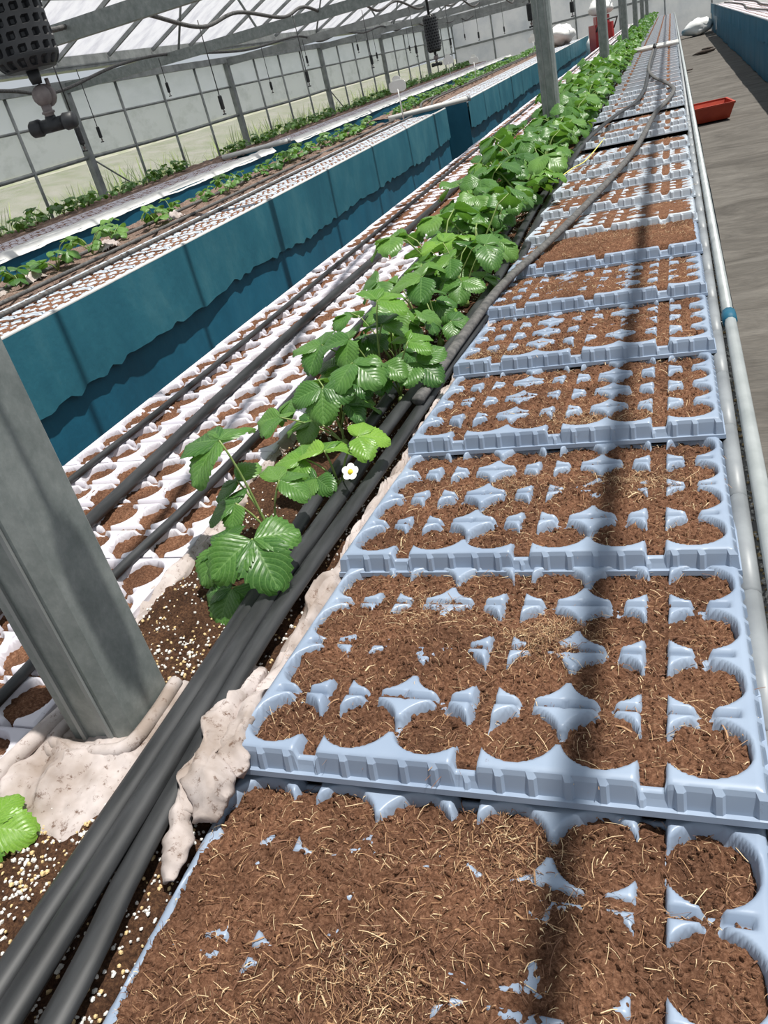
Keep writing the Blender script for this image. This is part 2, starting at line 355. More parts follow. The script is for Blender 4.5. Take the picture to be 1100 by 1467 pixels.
# weeds outside the film
wb = MB()
for i in range(60):
    a = rnd.uniform(0, 6.28); l = rnd.uniform(0.25, 0.75); lean = rnd.uniform(0.05, 0.35); bx, by = rnd.gauss(0, .12), rnd.gauss(0, .14); wd = rnd.uniform(.006, .014)
    P = []
    for t in (0, .4, .75, 1):
        P.append(Vector((bx + math.cos(a) * lean * t * t, by + math.sin(a) * lean * t * t, l * t * (1 - .15 * t))))
    n = Vector((-math.sin(a), math.cos(a), 0)); V = []
    for t, p in zip((1, .9, .6, .1), P): V += [p - n * wd * t, p + n * wd * t]
    wb.add(V, [(0, 1, 3, 2), (2, 3, 5, 4), (4, 5, 7, 6)])
wm = wb.mesh('weed_clump', GRASS, True)
for i in range(52):
    y = 6.5 + 24.0 * (i + rnd.random()) / 52
    o = obj('weed_clump', wm, None, (XW - rnd.uniform(0.95, 2.6), y, Z0 - 0.03), (0, 0, rnd.uniform(0, 6.28)), rnd.uniform(0.9, 1.6))
    tag(o, 'yellow green weed clump growing outside the film side wall', 'weed', 'weeds outside the side wall')

# ------------------------------------------------------------------ posts
pmb = MB().box((0, 0, 0.99), (0.092, 0.10, 1.98), b=0.013)
pm = pmb.mesh('support_post', GALV)
seam = MB().box((0.0, 0, 0.99), (0.006, 0.006, 1.98)).mesh('weld_seam', GALVD)
PN = ['galvanised square post wrapped at its foot with dirty white fleece', 'second galvanised post from the fleece-wrapped one, rising behind strawberry leaves',
      'third galvanised post from the fleece-wrapped one in the strawberry row']
for k in range(7):
    o = thing('support_post', PN[k] if k < 3 else 'galvanised post in the strawberry row beyond the first three posts', 'post', (-0.655, Y_POST + BAY * k, Z0), 'posts in the strawberry row')
    obj('post_body', pm, o); obj('weld_seam', seam, o, (-0.02 + 0.005, -0.0505, 0)); obj('weld_seam', seam, o, (0.025, -0.0505, 0))

# ------------------------------------------------------------------ benches
def skirt(name, parent, mat, x, y0, y1, z0, z1, seed, amp=0.008, rag=0.0, step=0.06):
    n = max(6, int((y1 - y0) / step)); m = 9
    Y, T = np.meshgrid(np.linspace(y0, y1, n), np.linspace(0, 1, m))
    zb = z1 + rag * (0.5 * vn(Y * 1.1, Y * 0, seed) + 0.4 * vn(Y * 5, Y * 0, seed + 1) + 0.6 * vn(Y * 15, Y * 0, seed + 2))
    Z = z0 + (zb - z0) * T
    X = x + amp * (0.3 + T) * (2.0 * fbm(Y * 1.4, Z * 0.8, seed, 2) + 0.9 * vn(Y * 6.0, Z * 1.5, seed + 5))
    o = obj(name, hf(name, X, Y, Z, mat), parent); return o
def bench(label, x0, x1, y0, y1, skirts, name='growing_bench'):
    b = thing(name, label, 'bench', ((x0 + x1) / 2, y0, Z0))
    off = lambda o: (setattr(o, 'location', (-(x0 + x1) / 2, -y0, -Z0)), o)[1]
    off(MB().box(((x0 + x1) / 2, (y0 + y1) / 2, -0.052), (x1 - x0 - 0.03, y1 - y0, 0.035)).build('bench_top', BOARD, b))
    y = y0 + 0.4
    while y < y1:
        for x in (x0 + 0.08, x1 - 0.08):
            off(MB().box((x, y, (Z0 - 0.07) / 2), (0.04, 0.04, -Z0 - 0.07)).build('leg', GALVD, b))
        y += 3.0
    return b, off

# main bench
MX0, MX1 = -1.315, 0.075
mb, moff = bench('long main bench of seedling trays and strawberry row with pipe rail edges', MX0, MX1 + 0.01, -0.6, 30.2, None)
moff(skirt('skirt', mb, TEAL, 0.105, -0.6, 30.2, -0.012, Z0 + 0.02, 3, 0.006))
moff(skirt('skirt', mb, TEAL, MX0 - 0.01, -0.6, 30.2, -0.03, Z0 + 0.02, 4, 0.006))
moff(MB().tube([(0.092, -0.6, -0.002), (0.092, 1.72, -0.002)], 0.0115, n=10).build('edge_rail', RAIL, mb, True))
moff(MB().tube([(0.090, 1.75, -0.002), (0.090, 30.2, -0.002)], 0.0115, n=10).build('edge_rail', RAIL, mb, True))
moff(MB().tube([(0.091, 1.69, -0.001), (0.091, 1.74, -0.001)], 0.0145, n=10).build('coupling', TEAL, mb, True))
cm = MB().tube([(0, 0.003, 0), (0, 0.212, 0)], 0.0125, n=12).mesh('tray_rail', PVCG, True)
for i in range(26):
    moff_o = obj('tray_rail', cm, mb); moff_o.location = (0.0635 - (MX0 + MX1 + 0.01) / 2, -0.5 + 0.215 * i + 0.6, -0.012 - Z0)
moff(MB().tube([(0.0635, 5.1, -0.012), (0.0635, 30.2, -0.012)], 0.0125, n=8).build('tray_rail', PVCG, mb, True))
moff(MB().box((0.077, 14.8, -0.032), (0.04, 30.8, 0.02)).build('edge_channel', BOARD, mb))

# second bench, two lengths
b2, o2 = bench('teal-skirted bench with trays, drip hoses and label sign, across the aisle', -3.87, -2.53, 0.8, 10.1, None)
o2(skirt('skirt', b2, TEAL, -2.545, 0.8, 10.1, -0.03, Z0 + 0.02, 21, 0.012))
o2(skirt('skirt_flap', b2, TEALF, -2.520, 0.8, 10.1, 0.004, -0.335, 22, 0.010, 0.055, 0.03))
o2(skirt('skirt', b2, TEAL, -3.875, 0.8, 10.1, 0.0, Z0 + 0.02, 23, 0.01))
o2(MB().tube([(-2.535, 0.8, 0.004), (-2.535, 10.1, 0.004)], 0.011).build('edge_rail', PVCW, b2, True))
c2, p2 = bench('farther length of the teal-skirted bench beyond the crossing white pipe', -3.9, -2.40, 10.75, 28.5, None)
p2(skirt('skirt', c2, TEAL, -2.42, 10.75, 28.5, -0.03, Z0 + 0.02, 31, 0.012))
p2(skirt('skirt_flap', c2, TEALF, -2.390, 10.75, 28.5, 0.004, -0.33, 32, 0.010, 0.05, 0.05))
p2(skirt('skirt', c2, TEAL, -3.91, 10.75, 28.5, 0.0, Z0 + 0.02, 33, 0.01))
p2(MB().tube([(-2.405, 10.75, 0.004), (-2.405, 28.5, 0.004)], 0.012).build('edge_rail', PVCW, c2, True))
def end_skirt(parent, offf, x0, x1, y, seed):
    X, T = np.meshgrid(np.linspace(x0, x1, 40), np.linspace(0, 1, 7)); Z = 0.0 + (Z0 + 0.02) * T
    offf(obj('end_skirt', hf('end_skirt', X, y + 0.02 * fbm(X * 4, Z, seed), Z, TEAL), parent))
end_skirt(b2, o2, -3.87, -2.54, 10.11, 41); end_skirt(c2, p2, -3.9, -2.41, 10.74, 42)

# third bench beside the side wall, two lengths
d3 = []
for (ya, yb, lab, sd_) in ((3.5, 10.0, 'white-edged bench with strawberry row along the film side wall', 51), (10.7, 28.5, 'farther length of the white-edged bench along the side wall', 61)):
    b3, o3 = bench(lab, -6.25, -4.78, ya, yb, None); d3.append(b3)
    o3(skirt('skirt', b3, TEAL, -4.775, ya, yb, -0.02, Z0 + 0.02, sd_, 0.01))
    X, Y = np.meshgrid(np.linspace(-4.98, -4.76, 6), np.linspace(ya, yb, 160))
    o3(obj('fleece_edge', hf('fleece_edge', X + 0.012 * vn(Y * 3, X * 0, sd_), Y, 0.012 + 0.014 * fbm(X * 14, Y * 7, sd_) - 0.05 * sstep(-4.78, -4.76, X), PVCW), b3))
    end_skirt(b3, o3, -6.25, -4.78, ya - 0.01, sd_ + 3)

# bench across the path on the right
for (ya, yb, lab, sd_) in ((1.5, 27.2, 'teal-skirted bench across the ground-cloth path with white trays and hose', 71), (27.5, 30.5, 'short far length of the teal-skirted bench across the path', 81)):
    br, orr = bench(lab, 1.16, 2.5, ya, yb, None)
    orr(skirt('skirt', br, TEAL, 1.15, ya, yb, -0.0, Z0 + 0.01, sd_, 0.014))
    orr(skirt('skirt_flap', br, TEAL, 1.135, ya, yb, 0.012, -0.26, sd_ + 1, 0.012, 0.05))
    orr(MB().tube([(1.15, ya, 0.006), (1.15, yb, 0.006)], 0.014).build('edge_rail', PVCG, br, True))
    end_skirt(br, orr, 1.16, 2.5, ya - 0.01, sd_ + 3)

# ------------------------------------------------------------------ trays
TW, TD, TH = 0.502, 0.362, 0.033
CX = np.array([.042, .128, .206, .293, .371, .459]); CHX = np.array([.085, .2495, .4145]); ROWS = np.array([.047, .136, .225, .314]); RB = np.array([.0915, .1805, .2695])
def blue_height(u, v):
    d = np.full(u.shape, -1.0)
    for cx in CX:
        for cy in ROWS: d = np.maximum(d, 0.0358 - np.hypot(u - cx, v - cy))
    for cx in CHX: d = np.maximum(d, np.minimum(0.0105 - np.abs(u - cx), 0.02))
    sh = np.full(u.shape, -1.0)
    for i, ry in enumerate(RB):
        band = 0.0036 - np.abs(v - ry)
        inside = np.minimum(u - 0.014, TW - 0.014 - u)
        if i == 1: inside = np.minimum(inside, 0.5)
        sh = np.maximum(sh, np.minimum(band, inside))
        for cx in CX: sh = np.maximum(sh, np.minimum(0.0075 - np.abs(u - cx), 0.012 - np.abs(v - ry)))
    for gx_ in (0.167, 0.332):
        for cy in ROWS: sh = np.maximum(sh, np.minimum(0.010 - np.abs(v - cy), 0.012 - np.abs(u - gx_)))
        for ry in RB: sh = np.maximum(sh, 0.005 - np.hypot(u - gx_, v - ry))
    ends = sstep(0.006, 0.012, np.minimum(v, TD - v))
    deep = sstep(-0.0030, 0.0030, d); dch = -0.026 * deep
    for cx in CHX: pass
    z = np.minimum(dch, -0.0145 * sstep(-0.0028, 0.0028, sh))
    z = np.where(ends < 1, np.maximum(z, -0.012 - 0.03 * ends), z)
    return z
WW, WD, WH = 0.53, 0.363, 0.042
WCX = 0.047 + 0.0872 * np.arange(6); WROW = 0.046 + 0.0903 * np.arange(4)
def foam_height(u, v):
    d = np.full(u.shape, -1.0)
    for cx in WCX:
        for cy in WROW:
            d = np.maximum(d, 0.0355 - np.hypot(u - cx, v - cy))
            d = np.maximum(d, np.minimum(0.0085 - np.abs(u - cx), np.minimum(cy - v, v - (cy - 0.049))))
    for i in range(5):
        mxx = (WCX[i] + WCX[i + 1]) / 2
        for cy in WROW: d = np.maximum(d, np.minimum(0.0028 - np.abs(u - mxx), 0.026 - np.abs(v - cy)))
    for ry in (WROW[:-1] + WROW[1:]) / 2:
        d = np.maximum(d, np.minimum(0.0048 - np.abs(v - ry + 0.002), np.minimum(u - 0.03, WW - 0.03 - u)))
    for cx in WCX: d = np.maximum(d, np.minimum(0.0085 - np.abs(u - cx), 0.006 - v))
    return -0.030 * sstep(-0.0026, 0.0026, d)

def tray_mesh(name, W, D, H, fn, res, mat, ribs):
    nx = int(round(W / res)) + 1; ny = int(round(D / res)) + 1
    u, v = np.meshgrid(np.linspace(0, W, nx), np.linspace(0, D, ny)); z = fn(u, v)
    rim = np.minimum(np.minimum(u, W - u), np.minimum(v, D - v)); z = z - 0.0025 * (1 - sstep(0, 0.005, rim))
    V = np.stack([u - W / 2, v - D / 2, z + H], -1).reshape(-1, 3); F = grid_faces(nx, ny).tolist()
    per = [i for i in range(nx)] + [nx * j + nx - 1 for j in range(1, ny)] + [nx * (ny - 1) + i for i in range(nx - 2, -1, -1)] + [nx * j for j in range(ny - 2, 0, -1)]
    nor = [(0, -1)] * (nx - 1) + [(1, -1)] + [(1, 0)] * (ny - 2) + [(1, 1)] + [(0, 1)] * (nx - 2) + [(-1, 1)] + [(-1, 0)] * (ny - 2); nor[0] = (-1, -1)
    n = len(per); base = len(V); VV = V.tolist(); s = 0
    rings = [(0.0015, None), (0.004, 0.007), (0.0085, 0.0065), (0.009, 0.0)] if ribs else [(0.0, None), (0.004, 0.0)]
    for ri, (off, zz) in enumerate(rings):
        for k, i in enumerate(per):
            p = V[i]; nn = nor[k]; s = k * res; o_ = off
            if ribs and ri in (0, 1) and (s % 0.031) < 0.007: o_ += 0.0028
            VV.append([p[0] + nn[0] * o_, p[1] + nn[1] * o_, (p[2] - 0.005) if zz is None else zz])
    prev = per
    for ri in range(len(rings)):
        cur = [base + ri * n + k for k in range(n)]
        for k in range(n): F.append([prev[k], cur[k], cur[(k + 1) % n], prev[(k + 1) % n]][::-1])
        prev = cur
    F = [f[::-1] if len(f) == 4 and i >= (nx - 1) * (ny - 1) else f for i, f in enumerate(F)]
    m = mesh(name, VV, F, mat, True); nt_ = (nx - 1) * (ny - 1)
    m.polygons.foreach_set('use_smooth', [True] * nt_ + [False] * (len(F) - nt_)); m.update(); return m

def soil_z(u, v, W, D, level, seed, fine):
    z = level(u, v) + 0.0072 * fbm(u * 17, v * 17, seed, 2) + 0.0048 * vn(u * 75, v * 75, seed + 3)
    if fine: z = z + 0.0065 * np.abs(vn(u * 150, v * 150, seed + 9)) + 0.0062 * vn(u * 260, v * 260, seed + 13)
    rim = np.minimum(np.minimum(u, W - u), np.minimum(v, D - v))
    return z - 0.03 * (1 - sstep(0.002, 0.012, rim + 0.006 * vn(u * 40, v * 40, seed + 30)))
def soil_mesh(name, W, D, H, level, seed, res, fine, mat=None):
    nx = int(round((W - .006) / res)) + 1; ny = int(round((D - .006) / res)) + 1
    u, v = np.meshgrid(np.linspace(.003, W - .003, nx), np.linspace(.003, D - .003, ny)); z = soil_z(u, v, W, D, level, seed, fine)
    z = np.maximum(z, -0.031)
    return hf(name, u - W / 2, v - D / 2, z + H, mat or SOIL), (u, v, z)
def fibre_mesh(name, uvz, W, D, H, n, seed, lmin=0.005, lmax=0.030, clump=()):
    r = np.random.default_rng(seed); u, v, z = uvz; ny, nx = u.shape; mb_ = MB()
    for i in range(n):
        if clump and r.random() < 0.35:
            c = clump[int(r.integers(len(clump)))]; pu = c[0] + r.normal() * c[2]; pv = c[1] + r.normal() * c[2] * 0.7
        else: pu = r.uniform(0.008, W - 0.008); pv = r.uniform(0.008, D - 0.008)
        if not (0.006 < pu < W - 0.006 and 0.006 < pv < D - 0.006): continue
        j = int((pv - .003) / (D - .006) * (ny - 1)); k = int((pu - .003) / (W - .006) * (nx - 1)); zz = z[j, k]
        if zz < -0.022: continue
        l = lmin + (lmax - lmin) * r.random() ** 4; wd = r.uniform(0.00016, 0.00036) * (2.4 if r.random() < 0.04 else 1); a = r.uniform(0, 6.283); cv = r.normal() * 1.1; lift = r.uniform(0.0005, 0.006)
        P = []; p = np.array([pu - W / 2, pv - D / 2, zz + H + 0.001])
        for s in range(4):
            P.append(p.copy()); p = p + np.array([math.cos(a), math.sin(a), 0]) * l / 3; a += cv / 3; p[2] = zz + H + 0.001 + lift * math.sin((s + 1) / 3 * PI * r.uniform(.6, 1))
        V = []
        sd2 = np.array([-math.sin(a), math.cos(a), r.uniform(-.6, .6)])
        for q_ in P: V += [q_ - sd2 * wd, q_ + sd2 * wd]
        mb_.add(V, [(0, 1, 3, 2), (2, 3, 5, 4), (4, 5, 7, 6)], int(r.choice([0, 1, 2], p=[.17, .40, .43])))
    return mb_.mesh(name, STRAW, False)

t_ = (1 + 5 ** .5) / 2
IV = np.array([(-1, t_, 0), (1, t_, 0), (-1, -t_, 0), (1, -t_, 0), (0, -1, t_), (0, 1, t_), (0, -1, -t_), (0, 1, -t_), (t_, 0, -1), (t_, 0, 1), (-t_, 0, -1), (-t_, 0, 1)]) / 1.902
IF = [(0, 11, 5), (0, 5, 1), (0, 1, 7), (0, 7, 10), (0, 10, 11), (1, 5, 9), (5, 11, 4), (11, 10, 2), (10, 7, 6), (7, 1, 8), (3, 9, 4), (3, 4, 2), (3, 2, 6), (3, 6, 8), (3, 8, 9), (4, 9, 5), (2, 4, 11), (6, 2, 10), (8, 6, 7), (9, 8, 1)]
def crumb_mesh(uvz, n, seed):
    r = np.random.default_rng(seed); u, v, z = uvz; ny, nx = u.shape; k = 0
    js = r.integers(4, ny - 4, n); is_ = r.integers(4, nx - 4, n); z0 = z[js, is_]; ok = z0 > -0.020; js, is_, z0 = js[ok], is_[ok], z0[ok]; n = len(z0)
    sz = 0.0009 + 0.0022 * r.random(n) ** 2.5
    P = IV[None] * sz[:, None, None] * r.uniform(.6, 1.3, (n, 1, 3)) * r.uniform(.65, 1.25, (n, 12, 1))
    P = P + np.stack([u[js, is_] - TW / 2, v[js, is_] - TD / 2, z0 + TH + sz * 0.25], -1)[:, None, :]
    F = (np.array(IF)[None] + 12 * np.arange(n)[:, None, None]).reshape(-1, 3)
    return mesh('soil_crumbs', P.reshape(-1, 3), F, SOIL, False)
BM0 = tray_mesh('tray_shell', TW, TD, TH, blue_height, 0.0025, BLUE, True)
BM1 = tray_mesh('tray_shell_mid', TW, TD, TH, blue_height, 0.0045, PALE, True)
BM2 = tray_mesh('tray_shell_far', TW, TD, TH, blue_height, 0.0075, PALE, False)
FM0 = tray_mesh('foam_shell', WW, WD, WH, foam_height, 0.0021, FOAM, False)
FM1 = tray_mesh('foam_shell_far', WW, WD, WH, foam_height, 0.006, FOAM, False)

def g2(u, v, a, b, s): return np.exp(-((u - a) ** 2 + (v - b) ** 2) / (2 * s * s))
LV = [
    lambda u, v: -0.0012 + 0.008 * fbm(u * 11, v * 11, 5) - 0.0105 * sstep(.385, .43, u) - 0.0105 * sstep(.25, .335, v) + 0.004 * g2(u, v, .2, .12, .1),
    lambda u, v: -0.0138 + 0.0155 * g2(u, v, .165, .20, .050) + 0.010 * g2(u, v, .06, .2, .040) + 0.009 * g2(u, v, .31, .19, .035),
    lambda u, v: -0.0130 + 0.011 * g2(u, v, .34, .17, .045) + 0.004 * g2(u, v, .2, .2, .05) + 0.004 * g2(u, v, .46, .2, .04),
    lambda u, v: -0.0105 + 0.006 * g2(u, v, .2, .18, .07),
    lambda u, v: -0.0080 + 0.007 * g2(u, v, .33, .2, .07),
    lambda u, v: -0.0070 + 0.006 * g2(u, v, .2, .1, .09),
    lambda u, v: 0.006 - 0.013 * sstep(.0, .12, .14 - u) - 0.012 * sstep(.16, .22, .20 - v + .1 * 0),
    lambda u, v: -0.008 + 0 * u,
]
ORD = 'none first second third fourth fifth sixth seventh eighth ninth tenth eleventh twelfth thirteenth fourteenth fifteenth sixteenth seventeenth eighteenth nineteenth twentieth'.split()
TXC = (-0.455 + 0.047) / 2
def far_soil(seed, res, lvl): return soil_mesh('potting_soil_far', TW, TD, TH, lambda u, v: lvl + 0 * u, seed, res, False)[0]
MS = []
for s in range(4):
    m_, uvz_ = soil_mesh('potting_soil_mid', TW, TD, TH, (lambda q_: (lambda u, v: -0.0040 + 0.005 * g2(u, v, .1 + .1 * q_, .18, .08)))(s), 300 + s, 0.0045, False)
    MS.append((m_, fibre_mesh('straw_fibres_mid', uvz_, TW, TD, TH, 420, 900 + s, 0.01, 0.035)))
FS = [far_soil(400 + s, 0.009, -0.0015) for s in range(3)]
A_T = -0.083
for k in range(0, 82):
    if k == 0: yf, rot, zb = 0.112, 0.0, -TH - 0.001
    else: yf, rot, zb = 0.468 + 0.3545 * (k - 1), A_T, -TH + 0.0165
    if k == 1: zb += 0.007
    if k in (12,): rot, zb = -0.14, zb + 0.010
    if k in (15,): rot, zb = -0.13, zb + 0.008
    if yf > 29.7: break
    loc = (TXC + (0.004 if k == 1 else rnd.uniform(-.003, .003)), yf + TD / 2, zb)
    if k == 0: lab = 'blue seedling tray nearly buried under loose brown soil'; grp = None
    elif k == 1: lab = 'blue seedling tray whose front edge overlaps the soil-buried tray'; grp = None
    elif k == 6: lab = 'blue seedling tray with a heap of soil covering its rear cells'; grp = None
    elif k < 6: lab = '%s blue seedling tray counted from the soil-buried one' % ORD[k + 1]; grp = 'overlapping blue trays near the soil-buried one'
    elif k == 12: lab = 'pale blue seedling tray tipped up high at its front edge under two hoses'; grp = None
    elif k < 20: lab = 'pale blue seedling tray, %s counted from the soil-buried one' % ORD[k + 1]; grp = 'blue trays before the white pipes'
    elif yf < 11.4: lab = 'pale blue seedling tray shortly before the crossing white pipes'; grp = 'blue trays before the white pipes'
    else: lab = 'pale seedling tray in the row beyond the crossing white pipes'; grp = 'trays beyond the white pipes'
    t = thing('seedling_tray', lab, 'tray', loc, grp, (rot, 0, rnd.uniform(-.004, .004) if k else 0.0))
    if k < 7:
        obj('tray_shell', BM0, t)
        m_, uvz_ = soil_mesh('potting_soil', TW, TD, TH, LV[k], 40 + k * 7, 0.0021 if k < 3 else 0.003, True)
        tag(obj('potting_soil', m_, t), kind='stuff')
        nfib = [6500, 6000, 5000, 4200, 3400, 3000, 3000][k]
        cl = [[(.22, .17, .03), (.30, .3, .04), (.12, .1, .05)], [(.31, .215, .022), (.30, .19, .03), (.15, .25, .05)], [(.2, .2, .05), (.4, .2, .04)], [(.3, .04, .05)], [(.15, .04, .05), (.05, .05, .03)], [], [(.3, .25, .1)]][k]
        if k < 5: tag(obj('soil_crumbs', crumb_mesh(uvz_, [5200, 4200, 3200, 2200, 1600][k], 800 + k), t), kind='stuff')
        tag(obj('straw_fibres', fibre_mesh('straw_fibres', uvz_, TW, TD, TH, nfib, 70 + k, clump=cl), t), kind='stuff')
    elif k < 20:
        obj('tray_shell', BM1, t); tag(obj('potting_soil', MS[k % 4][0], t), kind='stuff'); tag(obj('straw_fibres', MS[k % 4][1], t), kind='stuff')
    else:
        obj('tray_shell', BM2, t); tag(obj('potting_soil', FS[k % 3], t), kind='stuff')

# white foam trays on the left half of the main bench
def foam_soil(seed, res, fine, extra=None):
    return soil_mesh('cell_soil', WW, WD, WH, lambda u, v: -0.0135 + 0.003 * fbm(u * 9, v * 9, seed) + (0.010 * g2(u, v, *extra) if extra else 0), seed, res, fine)[0]
FN = [foam_soil(500, 0.004, True), foam_soil(510, 0.004, True, (.25, .18, .05)), foam_soil(520, 0.004, True, (.1, .3, .04))]
FF = [foam_soil(530 + s, 0.010, False, (.25, .18, .5)) for s in range(2)]
for k in range(-1, 82):
    y = 0.502 + 0.3655 * k
    if y > 29.5: break
    t = thing('foam_tray', ('%s white foam tray counted from the fleece-wrapped post along the main bench' % ORD[k + 2]) if k < 17 else 'white foam seedling tray in the far half of the main bench', 'tray', (-1.032 + rnd.uniform(-.006, .006), y + WD / 2, -WH + 0.002), 'white foam trays on the main bench', (0, 0, rnd.uniform(-.006, .006)))
    obj('tray_shell', FM0 if k < 7 else FM1, t); tag(obj('cell_soil', FN[k % 3] if k < 7 else FF[k % 2], t), kind='stuff')
# trays on the other benches
BS = [far_soil(450 + s, 0.009, -0.006) for s in range(2)]
for k in range(70):
    y = 0.95 + 0.37 * k
    if 9.7 < y < 10.8: continue
    if y > 27.8: break
    x = -2.80 if y < 10 else -2.68
    t = thing('seedling_tray', 'pale blue seedling tray along the near edge of the aisle-side teal bench', 'tray', (x, y + TD / 2, -TH + 0.001), 'trays on the aisle-side teal bench')
    obj('tray_shell', BM2, t); tag(obj('potting_soil', BS[k % 2], t), kind='stuff')
for k in range(60):
    y = 5.2 + 0.37 * k
    if 9.5 < y < 10.7: continue
    if y > 27.8: break
    t = thing('foam_tray', 'white foam seedling tray on the bench along the side wall', 'tray', (-5.26, y + WD / 2, -WH + 0.004), 'white trays on the bench by the side wall')
    obj('tray_shell', FM1, t); tag(obj('cell_soil', FF[k % 2], t), kind='stuff')
for k in range(42):
    y = 11.5 + 0.37 * k
    t = thing('foam_tray', 'white foam seedling tray on the bench across the ground-cloth path', 'tray', (1.45, y + WD / 2, -WH + 0.004), 'white trays on the bench across the path')
    obj('tray_shell', FM1, t); tag(obj('cell_soil', FF[k % 2], t), kind='stuff')

# ------------------------------------------------------------------ growing beds
def bed(name, label, x0, x1, y0, y1, res, amp, z, mat, seed):
    nx = max(5, int((x1 - x0) / res)); ny = int((y1 - y0) / res)
    X, Y = np.meshgrid(np.linspace(x0, x1, nx), np.linspace(y0, y1, ny))
    Z = z + amp * (fbm(X * 9, Y * 9, seed, 3) + 0.35 * vn(X * 70, Y * 70, seed + 4) + 0.3 * vn(X * 150, Y * 150, seed + 5)) - 0.02 * (1 - sstep(0, 0.03, np.minimum(X - x0, x1 - X)))
    return tag(obj(name, hf(name, X, Y, Z, mat)), label, 'soil', kind='stuff'), (X, Y, Z)
bd, bedz = bed('soil_bed', 'dark growing medium flecked with perlite between white and blue trays', -0.785, -0.44, -0.3, 3.6, 0.006, 0.020, -0.014, BED, 77)
bed('soil_bed', 'far stretch of dark growing medium under the dense strawberry row', -0.785, -0.44, 3.6, 30.0, 0.03, 0.02, -0.010, BED, 78)
bed('soil_bed', 'dry growing medium under strawberries on the aisle-side teal bench', -3.86, -3.05, 0.9, 10.0, 0.02, 0.03, -0.004, FARSOIL, 79)
bed('soil_bed', 'dry growing medium on the farther length of the teal bench', -3.88, -2.94, 10.8, 28.4, 0.04, 0.03, -0.004, FARSOIL, 80)
bed('soil_bed', 'growing medium under strawberries on the bench by the side wall', -6.24, -5.52, 3.6, 28.4, 0.04, 0.03, -0.004, FARSOIL, 82)
def bed_height(x, y):
    X, Y, Z = bedz; j = int((y + 0.3) / 3.9 * (X.shape[0] - 1)); i = int((x + 0.785) / 0.345 * (X.shape[1] - 1))
    return float(Z[min(max(j, 0), X.shape[0] - 1), min(max(i, 0), X.shape[1] - 1)])
# perlite and vermiculite grains
def grains(name, label, n, area, zf, mats, sizes, seed, dens=None, pm=(0.75, 0.25)):
    r = np.random.default_rng(seed); mb_ = MB(); c = 0; tries = 0
    while c < n and tries < n * 12:
        tries += 1
        x = r.uniform(area[0], area[1]); y = area[2] + (area[3] - area[2]) * r.random() ** 1.3
        if dens is not None and r.random() > dens(x, y): continue
        s = r.uniform(*sizes) * (1.5 if r.random() < .08 else 1); P = IV * s * r.uniform(.65, 1.2, (1, 3)) * r.uniform(.8, 1.15, (12, 1))
        mb_.add(P + np.array([x, y, zf(x, y) + s * 0.3]), IF, 0 if r.random() < pm[0] else 1); c += 1
    o = mb_.build(name, mats); return tag(o, label, 'perlite', kind='stuff')
pd = lambda x, y: float(np.clip(0.55 + 1.6 * vn(np.array(x * 8.), np.array(y * 8.), 91) + (0.55 if x > -0.50 else 0), 0.06, 1))
grains('perlite_grains', 'white perlite grains scattered over the dark growing medium', 8500, (-0.775, -0.447, 0.0, 3.5), bed_height, [PERL, VERM], (0.0012, 0.0026), 5, pd)
pd2 = lambda x, y: math.exp(-((x + 0.655) ** 2 / 0.0045 + (y - 0.345) ** 2 / 0.008)) + math.exp(-((x + 0.60) ** 2 / 0.002 + (y - 0.66) ** 2 / 0.004))
grains('vermiculite_grains', 'golden vermiculite and perlite grains around the fleece-wrapped post foot', 520, (-0.77, -0.54, 0.15, 0.75), bed_height, [PERL, VERM], (0.0014, 0.0029), 6, pd2, (0.45, 0.55))
grains('perlite_grains', 'perlite grains spilled in the gap beside the bench edge rail', 900, (0.0745, 0.0835, 0.2, 5.0), lambda x, y: -0.020, [PERL, VERM], (0.0015, 0.003), 8)

# ------------------------------------------------------------------ fleece
def strip(name, label, path, wid, seed, n=260, m=15, hgt=0.02):
    P = crom(path, max(2, n // (len(path) - 1))); n = len(P)
    S_, T = np.meshgrid(np.linspace(-0.5, 0.5, m), np.arange(n)); px = np.array([p.x for p in P])[:, None]; py = np.array([p.y for p in P])[:, None]; pz = np.array([p.z for p in P])[:, None]
    wv = np.array(wid if hasattr(wid, '__len__') else [wid, wid]); wv = np.interp(np.linspace(0, 1, n), np.linspace(0, 1, len(wv)), wv)[:, None]
    Y = py + 0 * S_ + 0.015 * fbm(S_ * 4, py * 16, seed); X = px + S_ * wv * (1 + 0.5 * vn(py * 14, S_ * 0, seed + 1)) + 0.015 * vn(py * 22, S_ * 3, seed + 2)
    Z = pz + hgt * (1 - np.abs(vn(S_ * 7 + 2.0 * vn(py * 12, S_, seed), py * 18, seed + 3)) * 4) * (1 - (2 * S_) ** 2) * 0.7 + 0.006 * vn(X * 60, Y * 60, seed + 6) - 0.012 * (2 * np.abs(S_)) ** 4
    return tag(obj(name, hf(name, X, Y, Z, CLOTH)), label, 'fleece')
strip('fleece_strip', 'dirty white fleece strip between black hoses and blue trays', [(-0.452, 0.50, -0.002), (-0.468, 0.62, 0.0), (-0.472, 0.78, 0.0), (-0.465, 1.0, 0.0), (-0.462, 1.4, -0.004), (-0.455, 1.9, -0.004), (-0.455, 2.8, -0.006), (-0.455, 4.5, -0.006)], [0.06, 0.055, 0.05, 0.03, 0.03, 0.03], 12)
strip('fleece_strip', 'stained fleece strip along the inner edge of the white foam trays', [(-0.765, 0.62, -0.008), (-0.758, 0.9, -0.006), (-0.760, 1.3, -0.006), (-0.765, 2.0, -0.006), (-0.765, 4.0, -0.006)], [0.03, 0.028, 0.025], 13, hgt=0.014)
